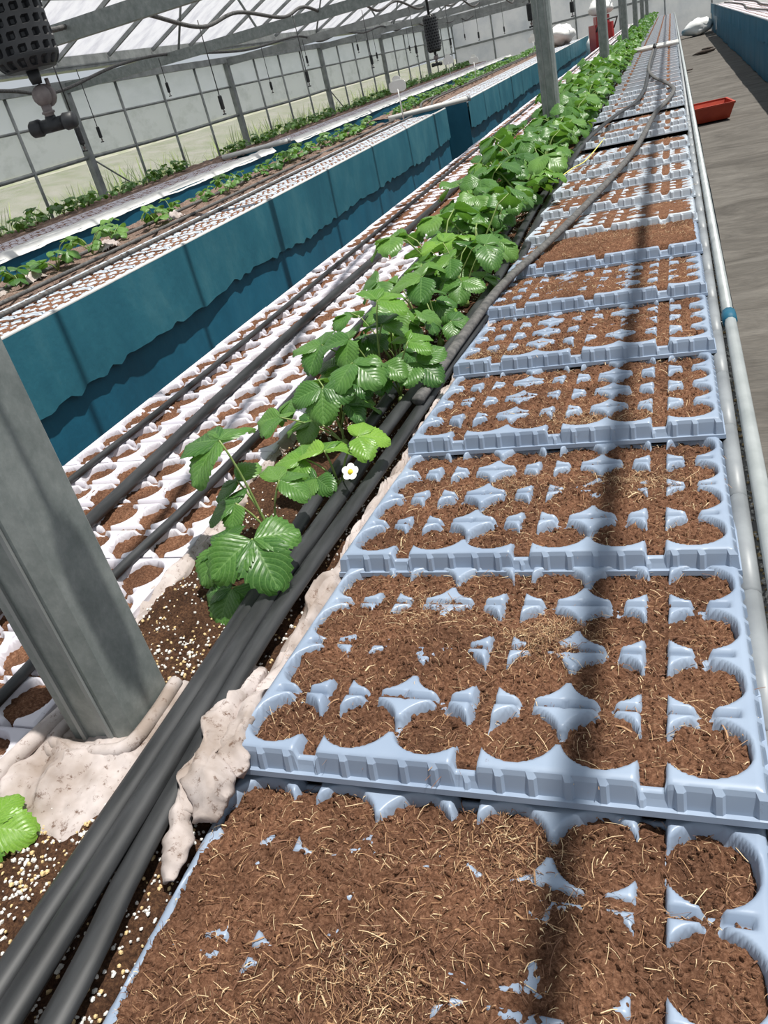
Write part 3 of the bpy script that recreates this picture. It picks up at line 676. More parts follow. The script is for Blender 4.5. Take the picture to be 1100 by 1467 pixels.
def lump(name, label, cx, cy, rx, ry, ang, h, seed, n=60, fold=26, z=-0.012):
    U, V = np.meshgrid(np.linspace(-1.25, 1.25, n), np.linspace(-1.25, 1.25, n))
    ca, sa = math.cos(ang), math.sin(ang)
    edge = np.hypot(U, V) + 0.55 * fbm(U * 1.5 + 9, V * 1.5, seed, 3)
    Z = z + h * np.clip(1.05 - edge, 0, 1) ** 0.55 * (0.22 + 0.55 * (1 - np.abs(((U * 1.9 + 1.3 * vn(V * 1.3, U * .9, seed + 11) + .25 * V) % 1) * 2 - 1)) ** 1.5 + 0.5 * (0.30 + 2.0 * np.abs(vn(U * 3.4 + 1.2 * vn(V * 1.6, U * 1.6, seed), V * 0.9, seed + 2)) + 0.5 * np.abs(vn(U * 8 + V * 2, V * 2.5, seed + 7)))) + 0.004 * vn(U * 9, V * 9, seed + 5)
    X = cx + (U * rx * ca - V * ry * sa); Y = cy + (U * rx * sa + V * ry * ca)
    return tag(obj(name, hf(name, X, Y, Z, CLOTH, edge < 1.1)), label, 'fleece')
fb = MB()
for pth, rad in (([(-0.505, .62, .002), (-0.492, .54, .020), (-0.474, .47, .030), (-0.454, .425, .026), (-0.446, .395, .012)], [.010, .017, .019, .022, .010]),
                 ([(-0.480, .60, .002), (-0.464, .53, .020), (-0.450, .475, .030), (-0.440, .45, .016)], [.009, .013, .017, .010]),
                 ([(-0.516, .54, .0), (-0.500, .47, .010), (-0.479, .41, .012), (-0.463, .36, .006), (-0.460, .335, .0)], [.008, .015, .014, .010, .004]),
                 ([(-0.49, .50, .012), (-0.476, .44, .022), (-0.470, .40, .014)], [.010, .017, .008])):
    Pc = crom(pth, 14); fb.tube(Pc, list(np.interp(np.linspace(0, 1, len(Pc)), np.linspace(0, 1, len(rad)), rad)), rh=rad[0] * 0.72, n=22)
A_ = np.array([tuple(p) for p in fb.v]); nz = 0.015 * fbm(A_[:, 0] * 85 + A_[:, 1] * 12, A_[:, 1] * 24, 6, 3); nz2 = 0.016 * fbm(A_[:, 0] * 40, A_[:, 1] * 34 + A_[:, 2] * 50, 9, 3)
A_[:, 0] += nz2; A_[:, 2] += nz; fb.v = [tuple(p) for p in A_]
tag(fb.build('fleece_bundle', CLOTH, None, True), 'crumpled white fleece bunched beside the corner of the soil-buried tray', 'fleece')
lump('fleece_wrap', 'dirty fleece sheet spread flat around the foot of a galvanised post', -0.675, 0.455, 0.115, 0.085, 0.35, 0.030, 15, 110)
fr = MB()
for k in range(3):
    P = [(-0.655 + (0.054 + .006 * k) * cx_, 0.535 + (0.058 + .007 * k) * cy_, 0.006 - 0.008 * k + rnd.uniform(-.004, .004)) for cx_, cy_ in ((-1, .9), (-1.06, 0), (-1, -.95), (0, -1.08), (1, -.98), (1.06, 0), (1, .9))]
    fr.tube(crom(P, 5), [0.009 - .001 * k] * 31, n=8)
tag(fr.build('fleece_collar', CLOTH, None, True), 'folded fleece collar wrapped tight around the foot of a post', 'fleece')
tag(MB().tube(crom([(-0.775, 0.26, 0.004), (-0.752, 0.40, 0.007), (-0.727, 0.50, 0.012), (-0.712, 0.58, 0.004)], 6), 0.011, n=10).build('fleece_roll', CLOTH, None, True), 'rolled greenish fleece edge running past the post foot', 'fleece')

# ------------------------------------------------------------------ hoses
def hose(label, pts, w_, h_, mat=HOSE, name='drip_hose', group=None, cat='hose', nn=10, cn=8):
    P = crom(pts, cn); o = MB().tube(P, w_, h_, n=nn).build(name, mat, None, True); return tag(o, label, cat, group)
hz = 0.012
hose('black hose hugging the plant stems along the strawberry row', [(-0.545, -0.2, hz), (-0.552, .22, hz + .004), (-0.556, .55, hz + .004), (-0.568, .79, hz), (-0.578, 1.03, hz), (-0.573, 1.38, hz), (-0.572, 1.77, hz), (-0.57, 2.14, hz - .004), (-0.575, 3.0, hz - .012)], 0.0135, 0.009)
hose('middle black hose of the bundle, continuing beside the dense leaves', [(-0.508, -0.2, hz + .006), (-0.518, .19, hz + .01), (-0.527, .52, hz + .01), (-0.537, .75, hz + .006), (-0.535, 1.02, hz), (-0.532, 1.27, hz), (-0.508, 1.63, hz), (-0.497, 1.91, hz), (-0.488, 2.26, hz), (-0.505, 2.82, hz), (-0.507, 3.38, hz), (-0.488, 4.47, hz), (-0.475, 5.25, hz), (-0.49, 7.0, hz), (-0.5, 11.3, hz)], 0.015, 0.0095)
hose('wide flat black hose of the bundle that crosses onto the trays midway', [(-0.470, -0.2, hz - .004), (-0.484, .2, hz - .002), (-0.497, .33, hz), (-0.506, .49, hz + .004), (-0.510, .70, hz + .006), (-0.497, 1.05, hz), (-0.487, 1.26, hz), (-0.470, 1.71, hz), (-0.455, 2.07, hz), (-0.452, 2.45, hz), (-0.462, 2.75, hz), (-0.470, 3.56, hz), (-0.43, 4.41, .048), (-0.32, 5.27, .056), (-0.235, 5.86, .044), (-0.20, 6.8, .040), (-0.205, 8.16, .040), (-0.19, 11.4, .050)], 0.0145, 0.008)
hose('grey dusty hose snaking over the pale blue trays to the white pipes', [(-0.486, 1.35, hz + .018), (-0.470, 1.75, hz + .018), (-0.440, 2.08, .036), (-0.365, 2.48, .038), (-0.265, 3.11, .042), (-0.168, 3.93, .044), (-0.10, 4.89, .062), (-0.045, 5.5, .048), (-0.005, 6.06, .044), (-0.015, 6.4, .044), (-0.06, 6.8, .044), (-0.16, 7.6, .044), (-0.215, 8.7, .046), (-0.22, 11.4, .05)], 0.0135, 0.010, DUSTY)
hose('thin black drip hose along the outer edge of the white foam trays', [(-1.205, -0.2, .008), (-1.198, 1.1, .009), (-1.185, 1.6, .009), (-1.19, 3.0, .009), (-1.20, 8, .009), (-1.20, 28, .009)], 0.0075, 0.0075, group='hoses over the foam trays')
hose('thick black hose down the middle of the white foam trays', [(-1.0, -0.2, .014), (-1.012, .93, .015), (-1.03, 1.55, .015), (-1.03, 2.4, .015), (-1.01, 4.5, .014), (-1.03, 9, .014), (-1.03, 28, .014)], 0.0125, 0.0125, group='hoses over the foam trays')
hose('thin black drip hose near the soil side of the white foam trays', [(-0.85, -0.2, .008), (-0.845, .55, .009), (-0.85, .79, .009), (-0.825, 1.24, .009), (-0.83, 2.4, .009), (-0.84, 8, .009), (-0.84, 28, .009)], 0.0085, 0.0085, group='hoses over the foam trays')
for x, zz in ((-3.42, .02), (-3.14, .012), (-2.92, .008)):
    hose('dark drip hose laid along the aisle-side teal bench', [(x, 0.9, zz), (x + .02, 4, zz + .004), (x - .01, 7, zz), (x, 10.0, zz)], 0.011, 0.011, DUSTY, group='hoses on the aisle-side teal bench')
for x in (-3.3, -3.15):
    hose('pale grey hose curving along the farther length of teal bench', [(x + .25, 10.9, .03), (x + .12, 11.6, .06), (x - .05, 13.5, .03), (x, 18, .03), (x, 28, .03)], 0.014, 0.014, DUSTY, group='hoses on the farther teal bench')
for x in (1.35, 1.6):
    hose('pale grey hose lying on the bench across the path', [(x, 11, .02), (x + .1, 14, .02), (x - .05, 18, .03), (x + .1, 22, .02), (x, 27, .02)], 0.014, 0.014, DUSTY, group='hoses on the bench across the path')
hose('yellow twine lying across pale blue trays beside the hoses', [(-0.47, 3.60, .03), (-0.42, 3.70, .045), (-0.38, 3.82, .045), (-0.36, 4.1, .042), (-0.335, 4.45, .045)], 0.0024, 0.0024, YELLOW, 'twine', cat='twine', nn=6)
# white pipes across the bench
for y, d in ((11.45, 0), (11.75, 0.04)):
    o = thing('white_pipe', 'white pipe lying across the main bench between tray rows' if d == 0 else 'second white pipe lying just behind the first across the main bench', 'pipe', (0, y, 0.06))
    MB().tube([(-0.66 + d, 0.30, 0), (0.06, 0.0, 0)], 0.022, n=10).build('pipe_tube', PVCW, o, True)
    for x in (-0.5, -0.2):
        MB().tube([(x - 0.02, 0.245 - (x + .5) * .42, 0), (x + 0.02, 0.23 - (x + .5) * .42, 0)], 0.03, n=10).build('fitting', RUBBER, o, True)
o = thing('white_pipe', 'white pipe laid across the gap at the end of the teal bench', 'pipe', (-2.35, 10.55, 0.03))
MB().tube([(0.0, 0, 0), (-0.9, -0.42, 0)], 0.03, n=10).build('pipe_tube', PVCW, o, True); MB().tube([(-0.01, 0, 0), (0.03, 0.015, 0)], 0.034, n=10).build('fitting', PVCG, o, True)
o = thing('white_pipe', 'white pipe across the gap of the bench by the side wall', 'pipe', (-4.75, 10.4, 0.03))
MB().tube([(0.0, 0, 0), (-0.8, -0.4, 0)], 0.03, n=10).build('pipe_tube', PVCW, o, True); MB().tube([(-0.01, 0, 0), (0.03, 0.015, 0)], 0.034, n=10).build('fitting', PVCG, o, True)

# ------------------------------------------------------------------ strawberry plants
def leaflet(L, ns, ntt, seed, fold=0.16, droop=0.22):
    r = random.Random(seed); V = []; UV = []; F = []
    for i in range(ns + 1):
        s = i / ns
        wv = 0.50 * L * (math.sin(PI * min(1, s ** 0.78 * 0.985 + 0.0)) ** 0.62) * (0.80 + 0.32 * s)
        if i == 0: wv = 0.02 * L
        if i == ns: wv = 0.05 * L
        for j in range(-ntt, ntt + 1):
            t = j / ntt; a = abs(t)
            tooth = 1.0
            ys = s - 0.05 * (1 - a) * 0
            if a == 1 and 0.22 < s < 0.99: tooth = 1.0 + (0.07 if i % 2 else -0.05); ys += (0.03 if i % 2 else -0.005)
            pl = 0.018 * L * math.sin(2 * PI * (s - 0.42 * a) * 8) * a * (1 - a * .4) if ns > 8 else 0
            z = fold * L * a ** 1.25 * math.sin(PI * min(s + .1, 1)) - droop * L * s ** 2 - 0.12 * L * a ** 3 + pl + 0.02 * L * math.sin(s * 7 + seed) * t
            V.append((t * wv * tooth, ys * L, z)); UV.append((t, s))
    m = 2 * ntt + 1
    for i in range(ns):
        for j in range(m - 1): F.append((i * m + j, i * m + j + 1, (i + 1) * m + j + 1, (i + 1) * m + j))
    return V, F, UV
def finish_uv(m, UV):
    l = m.uv_layers.new(name='UVMap'); idx = np.empty(len(m.loops), int); m.loops.foreach_get('vertex_index', idx)
    l.data.foreach_set('uv', np.asarray(UV, float)[idx].reshape(-1))
def leaflet_mesh(seed, mat):
    V, F, UV = leaflet(1.0, 20, 5, seed, 0.12 + 0.05 * (seed % 3), 0.10 + 0.08 * (seed % 4)); m = mesh('leaflet', V, F, mat); finish_uv(m, UV); return m
LM = [leaflet_mesh(s, LEAF) for s in range(4)]; LMY = [leaflet_mesh(s + 5, LEAFY) for s in range(2)]
def stalk_mesh(a, b, r0, r1, bow):
    a = Vector(a); b = Vector(b); mid = a.lerp(b, 0.5) + Vector(bow)
    P = [a.lerp(mid, t).lerp(mid.lerp(b, t), t) for t in np.linspace(0, 1, 7)]
    mb_ = MB().tube(P, list(np.linspace(r0, r1, 7)), n=7); return mb_.mesh('leaf_stalk', STEM, True)
def place_leaflets(parent, p, az, size, nrm, young, r, two=False):
    n = Vector(nrm).normalized(); fwd = Vector((math.cos(az), math.sin(az), 0)); fwd = (fwd - n * fwd.dot(n)).normalized(); rt = fwd.cross(n)
    for k, (a, sc) in enumerate(((0, 1.0), (1.30, 0.93), (-1.30, 0.93))):
        if two and k == 2: continue
        d = fwd * math.cos(a) - rt * math.sin(a); side = d.cross(n)
        nn = (n - d * 0.0 + Vector((r.gauss(0, .12), r.gauss(0, .12), 0))).normalized(); d = (d - nn * d.dot(nn)).normalized(); side = d.cross(nn)
        m4 = Matrix((side, d, nn)).transposed().to_4x4() @ Matrix.Scale(size * sc * r.uniform(.92, 1.08), 4); m4.translation = Vector(p) + d * size * 0.03
        o = obj('leaflet', r.choice(LMY if young else LM), parent); o.matrix_local = m4
def near_plant(label, base, leaves, seed):
    r = random.Random(seed); bz = base[2]
    t = thing('strawberry_plant', label, 'plant', base, 'strawberry plants singled out along the row')
    cr = MB().lathe([(0.004, -0.012), (0.010, -0.004), (0.009, 0.006), (0.004, 0.012)], n=9).build('crown', STEM, t, True)
    for (x, y, z, size, az, tilt, young) in leaves:
        p = Vector((x - base[0], y - base[1], z - bz)); st = (r.uniform(-.005, .005), r.uniform(-.005, .005), 0)
        out = Vector((p.x, p.y, 0)); bow = Vector((-out.x * 0.25, -out.y * 0.25, abs(p.z) * 0.12 + .004))
        s = obj('leaf_stalk', stalk_mesh(st, p, 0.0024, 0.0015, bow), t)
        a = math.radians(az); nrm = Vector((math.cos(a) * tilt * .7 + 0.08, math.sin(a) * tilt * .7 - 0.28, 1.0)); size *= 1.18
        place_leaflets(s, p, a, size, nrm, young, r)
    return t
# each leaf: x, y, z, leaflet length, heading (deg), tilt, young
near_plant('strawberry plant with a single bright leaf beside the post foot', (-0.705, 0.33, -0.012), [(-0.690, 0.352, 0.018, .040, 10, .2, True), (-0.735, 0.345, 0.01, .035, 170, .2, False)], 1)
near_plant('strawberry plant with large glossy leaf hanging over the black hoses', (-0.585, 0.785, -0.008), [(-0.555, 0.775, 0.092, .062, -50, .35, False), (-0.600, 0.755, 0.024, .050, -100, .25, False), (-0.630, 0.80, 0.062, .048, 170, .35, False)], 2)
near_plant('strawberry plant with tall spread leaf leaning over the white trays', (-0.605, 0.90, -0.008), [(-0.640, 0.90, 0.185, .068, 165, .15, False), (-0.640, 0.885, 0.085, .042, 200, .2, False), (-0.572, 0.915, 0.105, .042, 60, .2, False), (-0.655, .93, .10, .04, 140, .2, False)], 3)
near_plant('strawberry plant bearing the white flower beside the hoses', (-0.562, 1.085, -0.006), [(-0.575, 1.085, 0.066, .048, 100, .25, True), (-0.512, 1.095, 0.082, .044, 20, .2, True), (-0.615, 1.08, 0.055, .042, 190, .2, True), (-0.582, 1.045, 0.035, .040, -110, .45, False)], 4)
near_plant('strawberry plant behind the flowering one with drooping upper leaf', (-0.615, 1.25, -0.006), [(-0.625, 1.24, 0.118, .056, -80, .45, False), (-0.670, 1.25, 0.050, .050, 190, .3, False), (-0.735, 1.25, 0.062, .05, 180, .2, False), (-0.60, 1.27, 0.07, .045, 40, .3, False)], 5)
near_plant('leafy strawberry plant with yellow green top leaf, left of its twin', (-0.600, 1.46, -0.006), [(-0.565, 1.46, 0.205, .058, 60, .2, True), (-0.635, 1.44, 0.140, .062, 190, .3, False), (-0.705, 1.45, 0.132, .060, 180, .2, False), (-0.672, 1.44, 0.085, .055, 230, .3, False), (-0.575, 1.48, 0.15, .055, 80, .2, False)], 6)
near_plant('strawberry plant with pale young centre leaf touching the hose bundle', (-0.552, 1.44, -0.004), [(-0.515, 1.445, 0.118, .050, 60, .25, True), (-0.500, 1.43, 0.080, .056, -30, .35, False), (-0.580, 1.42, 0.062, .052, 220, .35, False), (-0.560, 1.40, 0.095, .050, -100, .35, False)], 7)
near_plant('strawberry plant with one leaf high on a thick upright stalk', (-0.548, 1.77, -0.004), [(-0.560, 1.76, 0.165, .070, 200, .35, False), (-0.620, 1.78, 0.075, .055, 180, .3, False), (-0.515, 1.78, 0.045, .045, 0, .3, False), (-0.665, 1.78, 0.10, .055, 170, .2, False), (-.59, 1.83, .11, .055, 110, .2, False)], 8)
near_plant('strawberry plant with paired leaf reaching over the hoses on a pale stalk', (-0.552, 2.08, -0.004), [(-0.480, 2.10, 0.138, .065, 10, .3, False), (-0.575, 2.09, 0.12, .062, 200, .3, False), (-0.60, 2.13, 0.155, .06, 150, .2, True), (-0.50, 2.12, 0.05, .05, 60, .3, False), (-0.54, 2.03, 0.07, .055, -90, .4, False)], 9)
# flower
fl_t = thing('strawberry_flower', 'open white strawberry flower with yellow centre beside black hose', 'flower', (-0.509, 1.027, 0.022))
fs = MB().tube(crom([(-0.050, 0.056, -0.026), (-0.024, 0.020, 0.008), (0.001, -0.002, 0.030)], 5), 0.0013, n=6).build('flower_stalk', STEM, fl_t, True)
fn_ = Vector((0.05, -0.75, 0.75)).normalized(); fu = Vector((1, 0, 0)); fv = fn_.cross(fu).normalized(); fu = fv.cross(fn_)
fc = Vector((0.002, -0.004, 0.033))
for k in range(5):
    a = 2 * PI * k / 5 + 0.3; d = fu * math.cos(a) + fv * math.sin(a); s_ = -fu * math.sin(a) + fv * math.cos(a); V = [fc + d * 0.002]; n = 10
    for j in range(n + 1):
        b = -PI * 0.62 + PI * 1.24 * j / n
        V.append(fc + d * (0.0085 + 0.0062 * math.cos(b)) + s_ * 0.0066 * math.sin(b) + fn_ * 0.0018 * math.cos(b))
    MB().add(V, [(0, j, j + 1) for j in range(1, n + 1)]).build('petal', PETAL, fl_t, True)
V = []; F = []
for i in range(5):
    for k in range(10):
        rr = 0.0048 * math.cos(i * PI / 8.2); V.append(fc + (fu * math.cos(k * PI / 5) + fv * math.sin(k * PI / 5)) * rr + fn_ * 0.003 * math.sin(i * PI / 8))
for i in range(4):
    for k in range(10): F.append((i * 10 + k, i * 10 + (k + 1) % 10, (i + 1) * 10 + (k + 1) % 10, (i + 1) * 10 + k))
MB().add(V, F).build('flower_centre', YOLK, fl_t, True)

# mid-distance plants: each leaf one shared mesh (stalk and three leaflets)
def leaf_variant(seed, h, reach, size, ns, nt_, tilt=0.25, only=False):
    r = random.Random(seed); V = []; F = []; UV = []; MI = []
    def add(v, f, uv, mi):
        n = len(V); V.extend(v); F.extend([tuple(i + n for i in q_) for q_ in f]); UV.extend(uv); MI.extend([mi] * len(f))
    p = Vector((reach, 0, h)); mb_ = MB().tube([Vector((0, 0, 0)), Vector((reach * .25, 0, h * .5)), Vector((reach * .65, 0, h * .88)), p], [0.0026, .0023, .002, .0016], n=5)
    add(mb_.v, mb_.f, [(0.5, 0.5)] * len(mb_.v), 1)
    n = Vector((tilt + r.uniform(-.25, .35), r.uniform(-.3, .3), 1)).normalized(); fwd = Vector((1, 0, 0)); fwd = (fwd - n * fwd.dot(n)).normalized(); rt = fwd.cross(n)
    for a, sc in ((0, 1), (1.3, .93), (-1.3, .93)):
        d = fwd * math.cos(a) - rt * math.sin(a); nn = (n + Vector((r.gauss(0, .26), r.gauss(0, .26), 0))).normalized(); d = (d - nn * d.dot(nn)).normalized(); sd_ = d.cross(nn)
        v, f, uv = leaflet(size * sc * r.uniform(.9, 1.1), ns, nt_, seed, 0.14, 0.16 + .1 * r.random())
        add([tuple(p + sd_ * q_[0] + d * (q_[1] + .03 * size) + nn * q_[2]) for q_ in v], f, uv, 0)
    return V, F, UV, MI
def lmesh(data, mats, name='leaf'):
    V, F, UV, MI = data; m = mesh(name, V, F, mats, True, MI); finish_uv(m, UV); return m
MV = []
for s in range(10):
    h = [0.05, .07, .09, .11, .13, .15, .10, .12, .16, .08][s]
    MV.append(lmesh(leaf_variant(60 + s, h, 0.03 + 0.05 * (s % 3) / 2 + 0.02, 0.058 + .006 * (s % 3), 12, 3), [LEAFY if s in (6, 1) else LEAF, STEM]))
for ei, (ex, ey) in enumerate(((-0.655, 1.345), (-0.605, 1.60), (-0.655, 1.70), (-0.640, 1.93), (-0.60, 2.19))):
    t = thing('strawberry_plant', ['strawberry plant between the drooping-leaf plant and the twin plants', 'strawberry plant just past the twin plants, near the hose', 'strawberry plant past the twin plants, leaning over white trays', 'strawberry plant just past the one with the thick upright stalk', 'strawberry plant right behind the paired-leaf one'][ei], 'plant', (ex, ey, -0.01))
    for j in range(6): obj('leaf', MV[(ei * 3 + j * 3) % 10], t, (rnd.uniform(-.01, .01), rnd.uniform(-.01, .01), 0), (0, 0, ei + j * 2.4), rnd.uniform(.75, 1.0))
yy = 2.30; k = 0
while yy < 9.3:
    x = -0.640 + (0.06 if k % 2 else -0.055) + rnd.uniform(-.02, .02)
    near_post = abs(yy - (Y_POST + BAY)) < 0.14
    if near_post: x = -0.555
    t = thing('strawberry_plant', ('leafy strawberry plant in the dense row, %s after the paired-leaf one' % ORD[k + 1]) if k < 16 else 'leafy strawberry plant in the dense row around the second post', 'plant', (x, yy, -0.01), 'dense strawberry plants before the white pipes', (0, 0, rnd.uniform(0, 6.28)))
    a0 = rnd.uniform(0, 6.28); nl = rnd.choice((8, 9, 10))
    for j in range(nl):
        sc = rnd.uniform(.8, 1.25) * (1.02 if yy < 2.9 else 1.12)
        obj('leaf', MV[(k * 3 + j * 7) % 10], t, (rnd.uniform(-.012, .012), rnd.uniform(-.012, .012), 0), (0, 0, a0 + j * 2.4 + rnd.uniform(-.3, .3)), sc)
    yy += rnd.uniform(0.115, 0.155); k += 1
def plant_mesh(seed, nl, hs, size, ns=5, nt_=2):
    r = random.Random(seed); V = []; F = []; UV = []; MI = []
    for j in range(nl):
        v, f, uv, mi = leaf_variant(seed * 31 + j, r.uniform(*hs), r.uniform(.02, .10), size * r.uniform(.8, 1.15), ns, nt_, .3)
        a = j * 2.4 + r.uniform(-.4, .4); ca, sa = math.cos(a), math.sin(a); n = len(V)
        V += [(p[0] * ca - p[1] * sa, p[0] * sa + p[1] * ca, p[2]) for p in v]; F += [tuple(i + n for i in q_) for q_ in f]; UV += uv; MI += mi
    return lmesh((V, F, UV, MI), [LEAF, STEM], 'far_strawberry_plant')
def join_plants(name, label, items):
    V = []; F = []; UV = []; MI = []
    for m, (x, y, z), rz, sc in items:
        ca, sa = math.cos(rz) * sc, math.sin(rz) * sc; n = len(V); uvl = m.uv_layers[0].data; vu = [(0.0, 0.0)] * len(m.vertices)
        for lp in m.loops: vu[lp.vertex_index] = tuple(uvl[lp.index].uv)
        V += [(v.co.x * ca - v.co.y * sa + x, v.co.x * sa + v.co.y * ca + y, v.co.z * sc + z) for v in m.vertices]
        F += [tuple(i + n for i in p.vertices) for p in m.polygons]; MI += [p.material_index for p in m.polygons]; UV += vu
    tag(obj(name, lmesh((V, F, UV, MI), [LEAF, STEM], name)), label, 'foliage', kind='stuff')
FP = [plant_mesh(s, 10, (.05, .16), .062) for s in range(4)]
far_items = []; yy = 9.3
while yy < 29.8:
    for dx in (-0.085, 0.055):
        y_ = yy + rnd.uniform(-.06, .06)
        if min(abs(y_ - (Y_POST + BAY * kk)) for kk in range(8)) < 0.1 and dx < 0: continue
        args = (rnd.choice(FP), (-0.60 + dx, y_, -0.01), rnd.uniform(0, 6.28), rnd.uniform(.9, 1.25))
        if y_ > 17: far_items.append(args); continue
        o = obj('strawberry_plant', args[0], None, args[1], (0, 0, args[2]), args[3])
        tag(o, 'leafy strawberry plant in the far row beyond the white pipes', 'plant', 'far strawberry plants in the main row')
    yy += rnd.uniform(0.24, 0.30)
join_plants('strawberry_foliage', 'mass of strawberry leaves at the far end of the main row', far_items)
SP = [plant_mesh(20 + s, 6, (.03, .11), .048) for s in range(4)]
far_items = []; yy = 2.6
while yy < 28:
    if not 9.9 < yy < 10.9:
        args = (rnd.choice(SP), (-3.42 + rnd.uniform(-.07, .07), yy, 0.0), rnd.uniform(0, 6.28), rnd.uniform(.8, 1.35) * (1.25 if yy < 6 else 1))
        if yy > 15: far_items.append(args)
        else:
            o = obj('strawberry_plant', args[0], None, args[1], (0, 0, args[2]), args[3])
            tag(o, 'small strawberry plant in the row on the aisle-side teal bench', 'plant', 'strawberry plants on the teal bench')
    yy += rnd.uniform(.20, .42) if yy < 7 else rnd.uniform(.14, .24)
join_plants('strawberry_foliage', 'mass of strawberry leaves at the far end of the teal bench', far_items)
far_items = []; yy = 5.4
while yy < 28:
    if not 9.9 < yy < 10.8:
        args = (rnd.choice(SP), (-5.93 + rnd.uniform(-.10, .10), yy, 0.0), rnd.uniform(0, 6.28), rnd.uniform(.9, 1.5))
        if yy > 16: far_items.append(args)
        else:
            o = obj('strawberry_plant', args[0], None, args[1], (0, 0, args[2]), args[3])
            tag(o, 'small strawberry plant in the row against the film side wall', 'plant', 'strawberry plants by the side wall')
    yy += rnd.uniform(.13, .24)
join_plants('strawberry_foliage', 'mass of strawberry leaves at the far end of the side wall bench', far_items)
for i, y in enumerate((3.35, 3.62, 4.3, 5.1)):
    lump('fleece_scrap', 'white fleece scrap at the foot of small strawberries on the teal bench', -3.42 + 0.03 * i, y, .05, .10, .1, .05, 30 + i, 24, z=0.0)['group'] = 'fleece scraps on the teal bench'

# ------------------------------------------------------------------ hanging sprinklers
def weight_mesh(r, h, na, nr, ns=6):
    V = []; F = []; A = na * ns; B = nr * 6
    for i in range(B + 1):
        t = i / B; row = int(t * nr); fr_ = (t * nr) % 1
        env = min(1, math.sqrt(max(0.02, 1 - max(0, (abs(t - .5) - .40) / .10) ** 2 * .45)))
        for k in range(A):
            fa = ((k / ns) + (0.5 if row % 2 else 0)) % 1
            hole = 0.18 < fa < 0.72 and 0.25 < fr_ < 0.72
            rr = r * env * (0.84 if hole else 1.0); an = 2 * PI * k / A
            V.append((rr * math.cos(an), rr * math.sin(an), h * t))
    for i in range(B):
        for k in range(A): F.append((i * A + k, i * A + (k + 1) % A, (i + 1) * A + (k + 1) % A, (i + 1) * A + k))
    F.append(tuple(range(A - 1, -1, -1))); F.append(tuple(range(B * A, B * A + A)))
    return mesh('weight', V, F, RUBBER, False)
WMESH = weight_mesh(0.0235, 0.108, 16, 13)
neck = MB().lathe([(0.006, 0.020), (0.0075, 0.030), (0.008, 0.052)], n=12).mesh('neck', RUBBER, True)
valve = MB(); valve.lathe([(0.006, -0.0155), (0.0135, -0.010), (0.0165, 0), (0.0135, 0.010), (0.006, 0.0155)], n=16)
valve.v = [(p[0] * 0.95, p[2] * 0.9, p[1]) for p in valve.v]
valve.tube([(0.0, 0.006, 0.0), (0.0, 0.017, 0.0)], 0.0175, n=16); valve.box((0.012, 0.012, 0.017), (0.005, 0.005, 0.012)); valve.tube([(0, 0, -0.034), (0, 0, -0.012)], 0.008, n=12); valve.tube([(0, 0, -0.026), (0, 0, -0.0225)], 0.0105, n=12)
valve_m = valve.mesh('valve', BROWNP, True)
noz = MB(); noz.tube([(-0.019, 0, -0.043), (0.019, 0, -0.043)], 0.0105, n=12); noz.tube([(0, 0, -0.052), (0, 0, -0.030)], 0.009, n=10); noz_m = noz.mesh('nozzle', RUBBER, True)
capm = MB().tube([(0, 0, 0), (0.004, 0, 0), (0.018, 0, 0), (0.021, 0, 0)], [0.011, 0.0135, 0.0128, 0.010], n=14).mesh('nozzle_cap', RUBBER, True)
def sprinkler(label, x, y, z, ztop, group, yaw, sc=1.0, small=False):
    """z = height of the nozzle body"""
    t = thing('hanging_sprinkler', label, 'sprinkler', (x, y, z + 0.020), group, (0, 0, yaw))
    obj('weight', WMESH, t, (0, 0, 0.017), sc=(0.75, 0.75, 1) if small else None); obj('neck', neck, t, sc=(.6, .6, 0.40)); obj('valve', valve_m, t, sc=0.46)
    n_ = obj('nozzle', noz_m, t, sc=0.46); obj('nozzle_cap', capm, n_, (0.019, 0, -0.043)); obj('nozzle_cap', capm, n_, (-0.019, 0, -0.043), (0, 0, PI))
    MB().tube([(0, 0, 0.122), (0, 0, ztop - z - 0.020)], 0.0045, n=7).build('drop_tube', RUBBER, t, True)
sprinkler('black perforated sprinkler weight with double nozzle hanging close above the foam trays', -0.44, 0.555, 0.616, 1.27, None, 0.25)
sprinkler('hanging sprinkler with black perforated weight between first and second posts', -0.75, 2.98, 0.562, 1.27, None, 0.1)
sprinkler('hanging sprinkler with black weight just past the second post', -0.92, 6.5, 0.60, 1.27, None, 0.4)
sprinkler('hanging sprinkler with black weight just before the third post', -1.06, 10.8, 0.60, 1.27, None, 0.2)
for y, z in ((4.75, .55), (6.75, .54), (8.76, .58), (11.0, .6), (13.2, .6), (15.5, .6), (18, .6), (21, .6)):
    sprinkler('small hanging sprinkler on a long drop tube above the teal bench', -3.6, y, z, 1.24, 'sprinklers above the teal bench', rnd.uniform(-.5, .5), small=True)
for y, z in ((7.72, .56), (9.31, .84), (12.16, .61), (13.78, .86), (16.43, .9), (17.5, .7), (20, .7), (23, .7), (26, .7)):
    sprinkler('small hanging sprinkler on a drop tube above the side wall bench', -5.6, y, z, 1.24, 'sprinklers above the side wall bench', rnd.uniform(-.5, .5), small=True)
def waves(x, y0, y1, zhi, zlo, step, seed):
    r = random.Random(seed); P = []; y = y0; up = True
    while y < y1: P.append((x + r.uniform(-.03, .03), y, (zhi if up else zlo) + r.uniform(-.025, .025))); up = not up; y += step * r.uniform(.8, 1.2)
    return P
